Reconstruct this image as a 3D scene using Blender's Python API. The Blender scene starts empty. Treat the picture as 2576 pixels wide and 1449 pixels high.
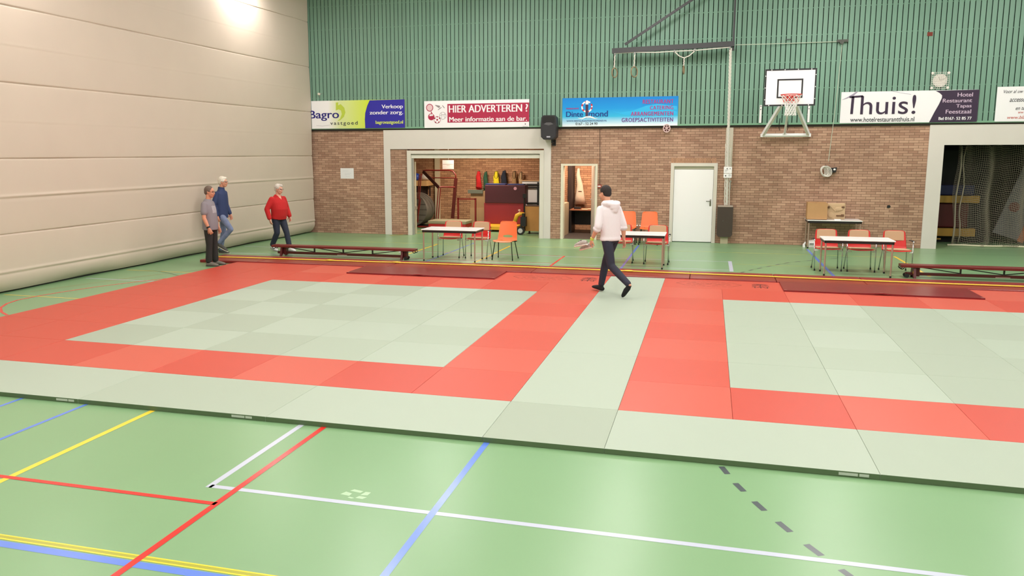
import bpy, bmesh, math, random
from mathutils import Vector, Matrix

# ------------------------------------------------------------------ camera, light, exposure
scene = bpy.context.scene
cam_data = bpy.data.cameras.new('camera')
cam = bpy.data.objects.new('camera', cam_data)
scene.collection.objects.link(cam)
scene.camera = cam
IMG_W, IMG_H = 2576, 1449
YAW, PITCH, ROLL, FPX = -0.266796, -0.152231, -0.001823, 2022.73
# YAW is measured from +Y towards +X
cy_, sy_ = math.cos(YAW), math.sin(YAW)
fwd = Vector((sy_*math.cos(PITCH), cy_*math.cos(PITCH), math.sin(PITCH)))
rgt = Vector((cy_, -sy_, 0)); up = rgt.cross(fwd)
rgt2 = rgt*math.cos(ROLL) + up*math.sin(ROLL)
up2 = -rgt*math.sin(ROLL) + up*math.cos(ROLL)
m3 = Matrix((rgt2, up2, -fwd)).transposed()
cam.matrix_world = Matrix.Translation((1.7204, -6.0983, 2.3578)) @ m3.to_4x4()
cam_data.sensor_fit = 'HORIZONTAL'
cam_data.sensor_width = 36.0
cam_data.lens = FPX/IMG_W*36.0
cam_data.shift_x = (IMG_W/2 - 1228.23)/IMG_W
cam_data.shift_y = (694.26 - IMG_H/2)/IMG_W
cam_data.clip_start = 0.05; cam_data.clip_end = 200

world = bpy.data.worlds.new('world'); scene.world = world
world.use_nodes = True
world.node_tree.nodes['Background'].inputs[0].default_value = (0.9, 0.95, 1.0, 1)
world.node_tree.nodes['Background'].inputs[1].default_value = 0.02
scene.view_settings.view_transform = 'Standard'
scene.view_settings.look = 'None'
scene.view_settings.gamma = 1.0
scene.view_settings.use_curve_mapping = False
scene.view_settings.exposure = 0.70
LAMP_W = 95.0            # watts of one hall lamp

# ------------------------------------------------------------------ helpers
COL = scene.collection
random.seed(7)

def lin(c):
    return tuple(((v/255.0)/12.92 if v/255.0 <= 0.04045 else ((v/255.0+0.055)/1.055)**2.4) for v in c)

MATS = {}
def mat(name, rgb, rough=0.6, metal=0.0, spec=0.5, noise=0.0, nscale=8.0, bump=0.0, bscale=60.0, coat=0.0, sheen=0.0, island=0.0):
    """Procedural principled material; rgb is an sRGB triple."""
    if name in MATS: return MATS[name]
    m = bpy.data.materials.new(name); m.use_nodes = True
    nt = m.node_tree; b = nt.nodes['Principled BSDF']
    c = lin(rgb)
    b.inputs['Base Color'].default_value = (*c, 1)
    b.inputs['Roughness'].default_value = rough
    b.inputs['Metallic'].default_value = metal
    b.inputs['Specular IOR Level'].default_value = spec
    if coat: b.inputs['Coat Weight'].default_value = coat
    if sheen: b.inputs['Sheen Weight'].default_value = sheen
    tc = nt.nodes.new('ShaderNodeTexCoord')
    if noise or island:
        hsv = nt.nodes.new('ShaderNodeHueSaturation')
        hsv.inputs['Color'].default_value = (*c, 1)
        mr = nt.nodes.new('ShaderNodeMapRange')
        amp = noise or island
        mr.inputs['To Min'].default_value = 1-amp; mr.inputs['To Max'].default_value = 1+amp
        if island:
            g = nt.nodes.new('ShaderNodeNewGeometry')
            nt.links.new(g.outputs['Random Per Island'], mr.inputs['Value'])
        else:
            n = nt.nodes.new('ShaderNodeTexNoise'); n.inputs['Scale'].default_value = nscale
            n.inputs['Detail'].default_value = 4
            nt.links.new(tc.outputs['Object'], n.inputs['Vector'])
            mr.inputs['From Min'].default_value = 0.3; mr.inputs['From Max'].default_value = 0.7
            nt.links.new(n.outputs['Fac'], mr.inputs['Value'])
        nt.links.new(mr.outputs['Result'], hsv.inputs['Value'])
        nt.links.new(hsv.outputs['Color'], b.inputs['Base Color'])
    if bump:
        n2 = nt.nodes.new('ShaderNodeTexNoise'); n2.inputs['Scale'].default_value = bscale
        nt.links.new(tc.outputs['Object'], n2.inputs['Vector'])
        bp = nt.nodes.new('ShaderNodeBump'); bp.inputs['Strength'].default_value = bump
        bp.inputs['Distance'].default_value = 0.01
        nt.links.new(n2.outputs['Fac'], bp.inputs['Height'])
        nt.links.new(bp.outputs['Normal'], b.inputs['Normal'])
    MATS[name] = m
    return m

def brick_mat(name, axis, c1, c2, cm, bw=0.22, rh=0.0627):
    """Running-bond brick wall; axis 'x' for walls facing Y, 'y' for walls facing X."""
    m = bpy.data.materials.new(name); m.use_nodes = True
    nt = m.node_tree; b = nt.nodes['Principled BSDF']; L = nt.links.new
    b.inputs['Roughness'].default_value = 0.75; b.inputs['Specular IOR Level'].default_value = 0.3
    tc = nt.nodes.new('ShaderNodeTexCoord'); sx = nt.nodes.new('ShaderNodeSeparateXYZ'); cx = nt.nodes.new('ShaderNodeCombineXYZ')
    L(tc.outputs['Object'], sx.inputs[0])
    L(sx.outputs['X' if axis == 'x' else 'Y'], cx.inputs['X']); L(sx.outputs['Z'], cx.inputs['Y'])
    br = nt.nodes.new('ShaderNodeTexBrick')
    br.inputs['Scale'].default_value = 1.0; br.inputs['Brick Width'].default_value = bw
    br.inputs['Row Height'].default_value = rh; br.inputs['Mortar Size'].default_value = 0.0045
    br.inputs['Mortar Smooth'].default_value = 0.3; br.inputs['Bias'].default_value = -0.15
    br.inputs['Color1'].default_value = (*lin(c1), 1); br.inputs['Color2'].default_value = (*lin(c2), 1)
    br.inputs['Mortar'].default_value = (*lin(cm), 1); br.offset = 0.5
    L(cx.outputs[0], br.inputs['Vector'])
    n = nt.nodes.new('ShaderNodeTexNoise'); n.inputs['Scale'].default_value = 1.3; n.inputs['Detail'].default_value = 3
    L(tc.outputs['Object'], n.inputs['Vector'])
    mr = nt.nodes.new('ShaderNodeMapRange'); mr.inputs['From Min'].default_value = 0.3; mr.inputs['From Max'].default_value = 0.7
    mr.inputs['To Min'].default_value = 0.86; mr.inputs['To Max'].default_value = 1.12
    L(n.outputs['Fac'], mr.inputs['Value'])
    hsv = nt.nodes.new('ShaderNodeHueSaturation'); L(br.outputs['Color'], hsv.inputs['Color']); L(mr.outputs['Result'], hsv.inputs['Value'])
    L(hsv.outputs['Color'], b.inputs['Base Color'])
    bp = nt.nodes.new('ShaderNodeBump'); bp.inputs['Strength'].default_value = 0.6; bp.inputs['Distance'].default_value = 0.006
    inv = nt.nodes.new('ShaderNodeMath'); inv.operation = 'SUBTRACT'; inv.inputs[0].default_value = 1.0
    L(br.outputs['Fac'], inv.inputs[1]); L(inv.outputs[0], bp.inputs['Height']); L(bp.outputs['Normal'], b.inputs['Normal'])
    return m

def light_mat(name, rgb, strength):
    m = bpy.data.materials.new(name); m.use_nodes = True
    b = m.node_tree.nodes['Principled BSDF']
    b.inputs['Base Color'].default_value = (*lin(rgb), 1)
    b.inputs['Emission Color'].default_value = (*lin(rgb), 1)
    b.inputs['Emission Strength'].default_value = strength
    return m

class MB:
    """Collects shapes into one bmesh; build() links them as ONE mesh object."""
    def __init__(s): s.bm = bmesh.new(); s.mi = 0
    def _m(s, n0):
        s.bm.faces.ensure_lookup_table()
        for f in s.bm.faces[n0:]: f.material_index = s.mi
    def box(s, lo, hi, M=None, bev=0.0):
        n0 = len(s.bm.faces)
        (x0, y0, z0), (x1, y1, z1) = lo, hi
        if bev > 0:
            t = bmesh.new()
            c = [t.verts.new(p) for p in ((x0,y0,z0),(x1,y0,z0),(x1,y1,z0),(x0,y1,z0),(x0,y0,z1),(x1,y0,z1),(x1,y1,z1),(x0,y1,z1))]
            for q in ((3,2,1,0),(4,5,6,7),(0,1,5,4),(1,2,6,5),(2,3,7,6),(3,0,4,7)): t.faces.new([c[i] for i in q])
            bmesh.ops.bevel(t, geom=list(t.edges), offset=bev, segments=2, affect='EDGES', profile=0.5)
            vm = {}
            for v in t.verts: vm[v] = s.bm.verts.new(M @ v.co if M else v.co)
            for f in t.faces: s.bm.faces.new([vm[v] for v in f.verts])
            t.free()
        else:
            c = [Vector(p) for p in ((x0,y0,z0),(x1,y0,z0),(x1,y1,z0),(x0,y1,z0),(x0,y0,z1),(x1,y0,z1),(x1,y1,z1),(x0,y1,z1))]
            c = [s.bm.verts.new(M @ p if M else p) for p in c]
            for q in ((3,2,1,0),(4,5,6,7),(0,1,5,4),(1,2,6,5),(2,3,7,6),(3,0,4,7)): s.bm.faces.new([c[i] for i in q])
        s._m(n0); return s
    def sweep(s, pts, radii, seg=10, ref=None, cap=True, closed=False):
        """Tube along pts; each radius a float or (a along ref, b across)."""
        n0 = len(s.bm.faces)
        P = [Vector(p) for p in pts]; n = len(P)
        if not isinstance(radii, (list, tuple)) or (isinstance(radii, tuple) and len(radii) == 2 and n != 2): radii = [radii]*n
        rings = []; prev = None
        for i in range(n):
            if closed: t = P[(i+1) % n]-P[i-1]
            else: t = P[min(i+1, n-1)]-P[max(i-1, 0)]
            t.normalize()
            if prev is None:
                r = Vector(ref) if ref is not None else (Vector((0,0,1)) if abs(t.z) < 0.9 else Vector((1,0,0)))
            else: r = prev
            r = r - t*r.dot(t)
            if r.length < 1e-6: r = t.orthogonal()
            r.normalize(); prev = r; q = t.cross(r)
            R = radii[i]; a, b = (R, R) if not isinstance(R, (tuple, list)) else R
            rings.append([s.bm.verts.new(P[i] + r*(a*math.cos(2*math.pi*k/seg)) + q*(b*math.sin(2*math.pi*k/seg))) for k in range(seg)])
        for i in range(n if closed else n-1):
            A, B = rings[i], rings[(i+1) % n]
            for k in range(seg):
                s.bm.faces.new((A[k], A[(k+1) % seg], B[(k+1) % seg], B[k]))
        if cap and not closed:
            s.bm.faces.new(list(reversed(rings[0]))); s.bm.faces.new(rings[-1])
        s._m(n0); return s
    def cyl(s, a, b, r, r2=None, seg=12): return s.sweep([a, b], [r, r if r2 is None else r2], seg)
    def bar(s, a, b, w, h, ref=(0,0,1)):
        """Rectangular bar a->b; h along ref, w across."""
        n0 = len(s.bm.faces)
        a, b = Vector(a), Vector(b); t = (b-a).normalized(); r = Vector(ref); r = r-t*r.dot(t)
        if r.length < 1e-6: r = t.orthogonal()
        r.normalize(); q = t.cross(r)
        V = [s.bm.verts.new(p + r*(i*h/2) + q*(j*w/2)) for p in (a, b) for i, j in ((-1,-1),(1,-1),(1,1),(-1,1))]
        for f in ((3,2,1,0),(4,5,6,7),(0,1,5,4),(1,2,6,5),(2,3,7,6),(3,0,4,7)): s.bm.faces.new([V[i] for i in f])
        s._m(n0); return s
    def ell(s, c, r, seg=16, rings=10, M=None):
        n0 = len(s.bm.faces)
        c = Vector(c); r = Vector((r, r, r)) if not hasattr(r, '__len__') else Vector(r)
        def pt(t, p):
            v = Vector((r.x*math.sin(t)*math.cos(p), r.y*math.sin(t)*math.sin(p), r.z*math.cos(t)))
            return s.bm.verts.new(c + (M @ v if M else v))
        top = pt(0, 0); bot = pt(math.pi, 0)
        R = [[pt(math.pi*i/rings, 2*math.pi*k/seg) for k in range(seg)] for i in range(1, rings)]
        for k in range(seg):
            s.bm.faces.new((top, R[0][k], R[0][(k+1) % seg])); s.bm.faces.new((bot, R[-1][(k+1) % seg], R[-1][k]))
            for i in range(len(R)-1): s.bm.faces.new((R[i][k], R[i+1][k], R[i+1][(k+1) % seg], R[i][(k+1) % seg]))
        s._m(n0); return s
    def prism(s, poly, d):
        """poly: list of 3D points (planar), extruded by vector d."""
        n0 = len(s.bm.faces)
        d = Vector(d); A = [s.bm.verts.new(p) for p in poly]; B = [s.bm.verts.new(Vector(p)+d) for p in poly]
        n = len(A)
        s.bm.faces.new(list(reversed(A))); s.bm.faces.new(B)
        for i in range(n): s.bm.faces.new((A[i], A[(i+1) % n], B[(i+1) % n], B[i]))
        s._m(n0); return s
    def face(s, poly):
        n0 = len(s.bm.faces); s.bm.faces.new([s.bm.verts.new(p) for p in poly]); s._m(n0); return s
    def grid(s, fn, nu, nv, closed_u=False):
        n0 = len(s.bm.faces)
        V = [[s.bm.verts.new(fn(i/nu, j/nv)) for j in range(nv+1)] for i in range(nu+(0 if closed_u else 1))]
        for i in range(nu):
            for j in range(nv):
                A, B = V[i], V[(i+1) % len(V)]
                s.bm.faces.new((A[j], B[j], B[j+1], A[j+1]))
        s._m(n0); return s
    def build(s, name, m, parent=None, smooth=False, loc=None):
        bmesh.ops.recalc_face_normals(s.bm, faces=list(s.bm.faces))
        me = bpy.data.meshes.new(name); s.bm.to_mesh(me); s.bm.free()
        for q in (m if isinstance(m, (list, tuple)) else [m]): me.materials.append(q)
        if smooth:
            for p in me.polygons: p.use_smooth = True
            if smooth == 'auto':
                try: me.set_sharp_from_angle(angle=math.radians(40))
                except Exception: pass
        o = bpy.data.objects.new(name, me); COL.objects.link(o)
        if parent: o.parent = parent
        if loc is not None: o.location = loc
        return o

def tag(o, label=None, cat=None, group=None, kind=None):
    if label: o['label'] = label
    if cat: o['category'] = cat
    if group: o['group'] = group
    if kind: o['kind'] = kind
    return o
def empty(name, loc=(0,0,0), rz=0.0, label=None, cat=None, group=None, kind=None):
    o = bpy.data.objects.new(name, None); COL.objects.link(o)
    o.empty_display_size = 0.1
    o.location = loc; o.rotation_euler = (0, 0, rz)
    return tag(o, label, cat, group, kind)
def copy_tree(o, parent=None):
    c = o.copy(); COL.objects.link(c)
    if parent: c.parent = parent
    for ch in list(o.children): copy_tree(ch, c)
    return c
def struct(o, label=None): return tag(o, label, None, None, 'structure')

def text_obj(name, body, m, parent, origin, height, width=None, align='LEFT', bold=0.0, plane='xz', depth=0.002, shear=0.0, space=1.0):
    """Raised lettering as a mesh. plane 'xz': reads along +X, up +Z, facing -Y; 'xy': lies flat, up +Y."""
    cu = bpy.data.curves.new(name, 'FONT'); cu.body = body; cu.size = 1.0; cu.extrude = 0.0; cu.offset = 0.0 if (bold > .009 or 'M' in body) else bold; cu.shear = shear
    cu.space_character = space; cu.align_x = 'LEFT'
    t = bpy.data.objects.new(name, cu); COL.objects.link(t)
    dg = bpy.context.evaluated_depsgraph_get(); dg.update()
    me = bpy.data.meshes.new_from_object(t.evaluated_get(dg)); bpy.data.objects.remove(t); bpy.data.curves.remove(cu)
    xs = [v.co.x for v in me.vertices]; ys = [v.co.y for v in me.vertices]
    x0, x1, y0, y1 = min(xs), max(xs), min(ys), max(ys)
    sy = height/(y1-y0); sx = (width/(x1-x0)) if width else sy
    W = (x1-x0)*sx; off = {'LEFT': 0, 'CENTER': -W/2, 'RIGHT': -W}[align]
    bm = bmesh.new(); bm.from_mesh(me)
    for v in bm.verts:
        a = (v.co.x-x0)*sx+off; b = (v.co.y-y0)*sy
        v.co = Vector((a, 0, b)) if plane == 'xz' else Vector((a, b, 0))
    r = bmesh.ops.extrude_face_region(bm, geom=list(bm.faces))
    d = Vector((0, -depth, 0)) if plane == 'xz' else Vector((0, 0, depth))
    for g in r['geom']:
        if isinstance(g, bmesh.types.BMVert): g.co += d
    bmesh.ops.recalc_face_normals(bm, faces=list(bm.faces))
    bm.to_mesh(me); bm.free(); me.materials.clear(); me.materials.append(m); me.name = name
    for p in me.polygons: p.use_smooth = False; p.material_index = 0
    o = bpy.data.objects.new(name, me); COL.objects.link(o)
    if bold > .009:                       # heavier strokes: the same letters once more, a touch to the side and a touch proud
        bm = bmesh.new(); bm.from_mesh(me); g = bmesh.ops.duplicate(bm, geom=list(bm.verts)+list(bm.edges)+list(bm.faces))['geom']
        sh = min(bold, .02)*3.4*height
        for v in g:
            if isinstance(v, bmesh.types.BMVert): v.co += Vector((sh, -.0006 if plane == 'xz' else 0, 0))
        bm.to_mesh(me); bm.free()
    if parent: o.parent = parent
    o.location = origin
    return o

# ------------------------------------------------------------------ the setting
WY = 15.77                      # face of the back wall
M_FLOOR = mat('sports_floor_green', (122, 160, 116), 0.31, noise=0.03, nscale=0.6, spec=0.42)
M_BRICK_X = brick_mat('brick_facing_hall', 'x', (184, 150, 126), (151, 115, 95), (112, 88, 73))
M_BRICK_ROOM = brick_mat('brick_store_back', 'x', (198, 150, 114), (158, 112, 84), (112, 80, 60))
M_BRICK_Y = brick_mat('brick_store_side', 'y', (194, 146, 110), (156, 110, 82), (112, 80, 60))
M_CONC = mat('painted_concrete', (214, 210, 202), 0.6, noise=0.02, nscale=2)
M_FRAME = mat('painted_frame', (216, 212, 200), 0.45)
M_DARKGAP = mat('cladding_gap', (22, 40, 30), 0.9)
M_SLAT = mat('green_painted_slat', (114, 152, 133), 0.55, island=0.05)
M_BATTEN = mat('green_batten', (120, 165, 135), 0.6)
M_WHITE = mat('white_paint', (244, 244, 244), 0.4)
M_BLACK = mat('black_plastic', (22, 22, 24), 0.5)
M_STEEL = mat('chrome_steel', (200, 200, 200), 0.22, metal=1.0)
M_CEIL = mat('ceiling_panel', (190, 190, 184), 0.8)

f = MB(); f.box((-14, -9.5, -0.3), (16, 21, 0)); floor = struct(f.build('floor', M_FLOOR), 'glossy green sports hall floor')

def line(name, pts, w, m, z, label):
    """Painted court line, a flat ribbon on the floor."""
    b = MB(); P = [Vector((p[0], p[1], z)) for p in pts]
    L, R = [], []
    for i, p in enumerate(P):
        t = (P[min(i+1, len(P)-1)]-P[max(i-1, 0)]).normalized(); n = Vector((-t.y, t.x, 0))
        L.append(b.bm.verts.new(p+n*w/2)); R.append(b.bm.verts.new(p-n*w/2))
    for i in range(len(P)-1): b.bm.faces.new((R[i], R[i+1], L[i+1], L[i]))
    o = b.build(name, m, floor)
    for p in o.data.polygons:
        if p.normal.z < 0: p.flip()
    o['label'] = label
    return o
LW = mat('line_white', (184, 190, 206), 0.3); LR = mat('line_red', (214, 40, 34), 0.25); LB = mat('line_blue', (92, 128, 214), 0.25)
LY = mat('line_yellow', (240, 205, 60), 0.25); LO = mat('line_olive', (165, 165, 60), 0.25); LK = mat('line_black', (70, 78, 82), 0.3)
LT = mat('line_thin_yellow', (196, 208, 110), 0.25); LBR = mat('line_brown', (150, 130, 80), 0.3); LG = mat('line_dark_green', (60, 95, 65), 0.3)
line('court_line', [(-1.645, -1.35), (9.5, -1.35)], 0.05, LW, .0010, 'long white line')
line('court_line', [(-1.645, -1.375), (-1.645, 0.3)], 0.05, LW, .0010, 'short white side line')
line('court_line', [(-1.43, -9), (-1.43, 12.1)], 0.05, LR, .0018, 'long red line')
line('court_line', [(-9.6, -1.6), (-1.43, -1.6)], 0.045, LR, .0018, 'red cross line')
line('court_line', [(-3.17, -9), (-3.17, 0.3)], 0.055, LY, .0014, 'yellow line')
line('court_line', [(-4.655, -2), (-4.655, 0.3)], 0.04, LB, .0012, 'blue line')
line('court_line', [(-3.905, -4), (-3.905, 0.3)], 0.04, LB, .0012, 'blue line')
line('court_line', [(0.038, -9), (0.038, 14.7)], 0.05, LB, .0012, 'blue line')
line('court_line', [(-9.6, -2.342), (3, -2.342)], 0.013, LY, .0014, 'thin yellow line')
line('court_line', [(-9.6, -2.383), (3, -2.383)], 0.014, LY, .0014, 'thin yellow line')
line('court_line', [(-9.6, -2.362), (3, -2.362)], 0.028, LO, .0010, 'olive stripe')
line('court_line', [(-9.6, -2.436), (3, -2.436)], 0.066, LB, .0008, 'broad blue line')
line('court_line', [(-9.7, 10.70), (2.23, 10.70)], 0.045, LW, .0010, 'white line')
line('court_line', [(-9.7, 12.0), (2.23, 12.0)], 0.045, LW, .0010, 'white line')
line('court_line', [(2.222, 10.52), (2.222, 12.1)], 0.075, LW, .0012, 'thick white end line')
line('court_line', [(-9.7, 13.72), (5.86, 13.72)], 0.04, LT, .0008, 'thin yellow line')
line('court_line', [(2.3, 11.66), (5.6, 11.66)], 0.025, LT, .0008, 'thin yellow line')
line('court_line', [(-3.12, 10.2), (-3.12, 13.72)], 0.05, LY, .0014, 'yellow line')
line('court_line', [(-5.05, 11.2), (-5.05, 13.72)], 0.05, LY, .0014, 'yellow line')
line('court_line', [(5.86, 10.8), (5.86, 13.92)], 0.06, LY, .0014, 'yellow line')
line('court_line', [(4.1, 9.9), (4.1, 14.85)], 0.06, LB, .0012, 'blue line')
line('court_line', [(-4.2, 10.2), (-4.2, 14.2)], 0.04, LB, .0006, 'faint blue line')
line('court_line', [(-5.6, 12.09), (-1.43, 12.09)], 0.025, LR, .0012, 'thin red line')
line('court_line', [(-5.6, 10.82), (-1.43, 10.82)], 0.025, LR, .0012, 'thin red line')
line('court_line', [(-9.7, 6.52), (-8.0, 6.52)], 0.04, LW, .0010, 'white line')
line('court_line', [(-9.7, 4.66), (-8.0, 4.66)], 0.03, LY, .0010, 'yellow line')
line('court_line', [(-9.7, 7.65), (-8.0, 7.65)], 0.03, LY, .0010, 'yellow line')
line('court_line', [(-9.3, 7.68), (-8.95, 7.66), (-8.6, 7.5), (-8.1, 7.2)], 0.03, LG, .0012, 'dark curved line')
line('court_line', [(-8.2, 3.26), (-8.48, 3.43), (-8.76, 3.68), (-8.97, 4.0), (-9.06, 4.3), (-9.03, 4.75), (-8.95, 5.1), (-8.77, 5.71), (-8.5, 6.3), (-8.1, 7.0)], 0.045, LR, .0014, 'red curved line')
line('court_line', [(-9.5, 5.0), (-9.2, 5.9), (-8.8, 7.0), (-8.1, 8.3)], 0.03, LBR, .0009, 'faint brown line')
line('court_line', [(-9.5, 14.95), (-3, 14.9), (1.7, 14.8), (5.3, 14.6), (7.3, 14.73), (11, 14.9)], 0.02, LG, .0007, 'thin dark line')
line('court_line', [(-7.6, 17.15), (-6.2, 17.15)], 0.05, LY, .0010, 'yellow line in the store')
line('court_line', [(-7.6, 18.1), (-6.2, 18.1)], 0.05, LY, .0010, 'yellow line in the store')
line('court_line', [(-7.1, 15.4), (-6.55, 16.2), (-6.1, 17.1)], 0.05, LY, .0012, 'yellow line in the store')
line('court_line', [(-4.0, 16.1), (-2.8, 16.05)], 0.03, LT, .0010, 'thin yellow line')
arc = [(1.84, -.02+.2), (1.89, -.02), (1.945, -.2), (2.0, -.37), (2.06, -.51), (2.115, -.65), (2.18, -.79), (2.245, -.92), (2.315, -1.06), (2.38, -1.18), (2.46, -1.32), (2.54, -1.45), (2.63, -1.6), (2.72, -1.75), (2.82, -1.9)]
def dashes(arc, dash, gap, w, start=0.0):
    L = [0.0]
    for a, b_ in zip(arc, arc[1:]): L.append(L[-1]+math.hypot(b_[0]-a[0], b_[1]-a[1]))
    def at(s):
        for i in range(len(arc)-1):
            if s <= L[i+1]:
                k = (s-L[i])/(L[i+1]-L[i]); return (arc[i][0]+(arc[i+1][0]-arc[i][0])*k, arc[i][1]+(arc[i+1][1]-arc[i][1])*k)
        return arc[-1]
    s = start
    while s+dash <= L[-1]:
        line('court_line', [at(s), at(s+dash)], w, LK, .0008, 'dark dash of a curved line'); s += dash+gap
dashes(arc, 0.145, 0.165, 0.045, 0.215)
dashes([(2.35, 10.3), (2.59, 10.79), (2.78, 11.13), (3.09, 11.63), (3.36, 12.08), (3.67, 12.43), (3.95, 12.7), (4.31, 13.0), (4.6, 13.27), (5.12, 13.72)], 0.18, 0.2, 0.045, 0.1)
# worn white mark on the floor beside the long white line
b = MB()
for q in (((-.672, -1.245), (-.600, -1.255), (-.596, -1.215), (-.650, -1.195)), ((-.630, -1.175), (-.545, -1.19), (-.535, -1.160), (-.610, -1.145)), ((-.530, -1.225), (-.515, -1.165), (-.475, -1.165), (-.480, -1.215)),
          ((-.60, -1.283), (-.565, -1.293), (-.55, -1.278), (-.59, -1.268)), ((-.545, -1.275), (-.49, -1.28), (-.47, -1.245), (-.53, -1.240))):
    b.face([(x-.012, y+.01, .0006) for x, y in q])
o = b.build('floor_mark', mat('mark_white', (172, 202, 166), 0.3), floor); o['label'] = 'worn white emblem beside the long white line'

# back wall: brick below, with its openings
b = MB()
for x0, x1, z0, z1 in ((-10.0,-7.36,0,3.05), (-7.17,-6.65,0,2.46), (-2.47,-2.19,0,3.05), (-2.19,-1.19,2.055,3.05), (-1.19,.735,0,3.05), (.735,1.92,2.08,3.05), (1.92,6.82,0,3.05)):
    b.box((x0, WY, z0), (x1, WY+.28, z1))
struct(b.build('wall_back', M_BRICK_X), 'brown brick back wall below the green cladding')
b = MB(); b.box((-10.0, WY-.02, 3.05), (15.0, WY+.3, 8.0))
struct(b.build('wall_upper', M_DARKGAP), 'dark wall behind the green slats')
b = MB(); x = -9.66; k = 0
while x < 14.9:
    b.box((x, WY-.065, 3.055), (x+.098, WY-.04, 8.0)); x += .118; k += 1
slats = struct(b.build('trim_1', M_SLAT), 'green vertical slat cladding on the upper back wall')
b = MB()
for i in range(8):
    b.box((-9.66, WY-.046, 3.28+.64*i), (14.9, WY-.02, 3.30+.64*i))
b.box((-9.66, WY-.07, 3.04), (14.9, WY-.03, 3.085))
o = b.build('batten', M_BATTEN, slats)
# one missing piece of slat
b = MB(); b.box((6.585, WY-.072, 5.075), (6.70, WY-.064, 5.165)); b.build('slat_hole', mat('hole_red', (120, 52, 40), 0.8), slats)
b = MB(); b.box((-9.66, WY-.028, 2.985), (14.9, WY+.002, 3.04)); struct(b.build('trim_2', mat('shadow_strip', (60, 52, 46), 0.8)), 'painted shadow strip under the green cladding')  # dark colour stands in for the shaded gap below the slats
# concrete portal round the store opening and at the right
b = MB()
b.box((-7.365, WY-.03, 0), (-7.17, WY+.28, 3.0)); b.box((-2.665, WY-.03, 0), (-2.47, WY+.28, 3.0)); b.box((-7.17, WY-.03, 2.46), (-2.665, WY+.28, 3.0))
struct(b.build('trim_3', M_CONC), 'pale concrete posts and beam round the store opening')
b = MB()
b.box((6.815, WY-.03, 0), (7.155, WY+.28, 3.0)); b.box((7.155, WY-.03, 2.52), (13.4, WY+.28, 3.0)); b.box((13.06, WY-.03, 0), (13.4, WY+.28, 2.52))
b.box((13.4, WY, 0), (15.0, WY+.28, 3.0))
struct(b.build('trim_4', M_CONC), 'pale concrete post and beam of the right opening')
# roller door frame of the store opening with rolled-up shutter
d = empty('door_3', (-4.66, WY, 0), label='pale frame of the open store roller door', kind='structure')
b = MB(); ox, oy = -4.66, WY
b.box((-6.65-ox, -.05, 0), (-6.535-ox, .22, 2.42)); b.box((-2.775-ox, -.05, 0), (-2.665-ox, .22, 2.42)); b.box((-6.535-ox, -.05, 2.325), (-2.775-ox, .22, 2.42))
b.build('door_frame', M_FRAME, d)
b = MB(); b.box((-6.535-ox, .0, 2.2), (-2.775-ox, .06, 2.30), bev=.01); b.box((-6.535-ox, .06, 2.26), (-2.775-ox, .2, 2.325)); b.build('shutter', mat('shutter_pale', (226, 224, 212), 0.4), d)
b = MB(); b.box((-6.535-ox, .02, 0), (-6.49-ox, .10, 2.2)); b.box((-2.80-ox, .02, 0), (-2.775-ox, .10, 2.2)); b.build('guide_rail', mat('rail_grey', (150, 150, 142), 0.4), d)
# doorway with the open leaf
d = empty('door_1', (-1.69, WY, 0), label='open doorway with its grey leaf swung inward', kind='structure')
b = MB(); b.box((-.50, -.03, 0), (-.43, .2, 2.055)); b.box((.44, -.03, 0), (.50, .2, 2.055)); b.box((-.43, -.03, 2.0), (.44, .2, 2.055)); b.build('door_frame', mat('door_frame_cream', (224, 218, 196), 0.4), d)
b = MB(); M = Matrix.Translation((.43, .12, 0)) @ Matrix.Rotation(math.radians(104), 4, 'Z'); b.box((0, -.02, .02), (.86, .02, 1.99), M)
lf = b.build('door_leaf', mat('leaf_grey', (196, 194, 186), 0.45), d)
b = MB(); b.cyl(M @ Vector((.80, .02, 1.05)), M @ Vector((.80, .07, 1.05)), .012); b.cyl(M @ Vector((.80, .06, 1.05)), M @ Vector((.68, .06, 1.05)), .01); b.build('handle', M_STEEL, d)
# closed white door
d = empty('door_2', (1.325, WY, 0), label='closed white door with a lever handle', kind='structure')
b = MB(); b.box((-.59, -.03, 0), (-.505, .2, 2.08)); b.box((.505, -.03, 0), (.595, .2, 2.08)); b.box((-.505, -.03, 1.995), (.505, .2, 2.08)); b.build('door_frame', M_FRAME, d)
b = MB(); b.box((-.505, .03, 1.915), (.505, .1, 1.995)); b.build('transom_panel', mat('transom_olive', (190, 188, 165), 0.5), d)
b = MB(); b.box((-.50, .02, .015), (.50, .06, 1.91), bev=.004); b.build('door_leaf', M_WHITE, d)
b = MB(); b.box((.425, .012, .96), (.465, .021, 1.14), bev=.004); b.cyl((.445, .02, 1.09), (.445, -.035, 1.09), .011); b.cyl((.45, -.033, 1.09), (.335, -.033, 1.09), .010); b.build('handle', mat('handle_metal', (140, 138, 130), 0.3, metal=1.0), d, smooth='auto')
# soldier courses over the doors
b = MB()
for x0, x1, z0 in ((-2.19, -1.17, 2.06), (.74, 1.93, 2.085)):
    x = x0
    while x+.05 < x1: b.box((x, WY-.004, z0), (x+.052, WY+.05, z0+.12)); x += .064
struct(b.build('trim_5', mat('soldier_brick', (170, 130, 100), 0.75, island=0.12)), 'upright bricks above the two doors')

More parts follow.
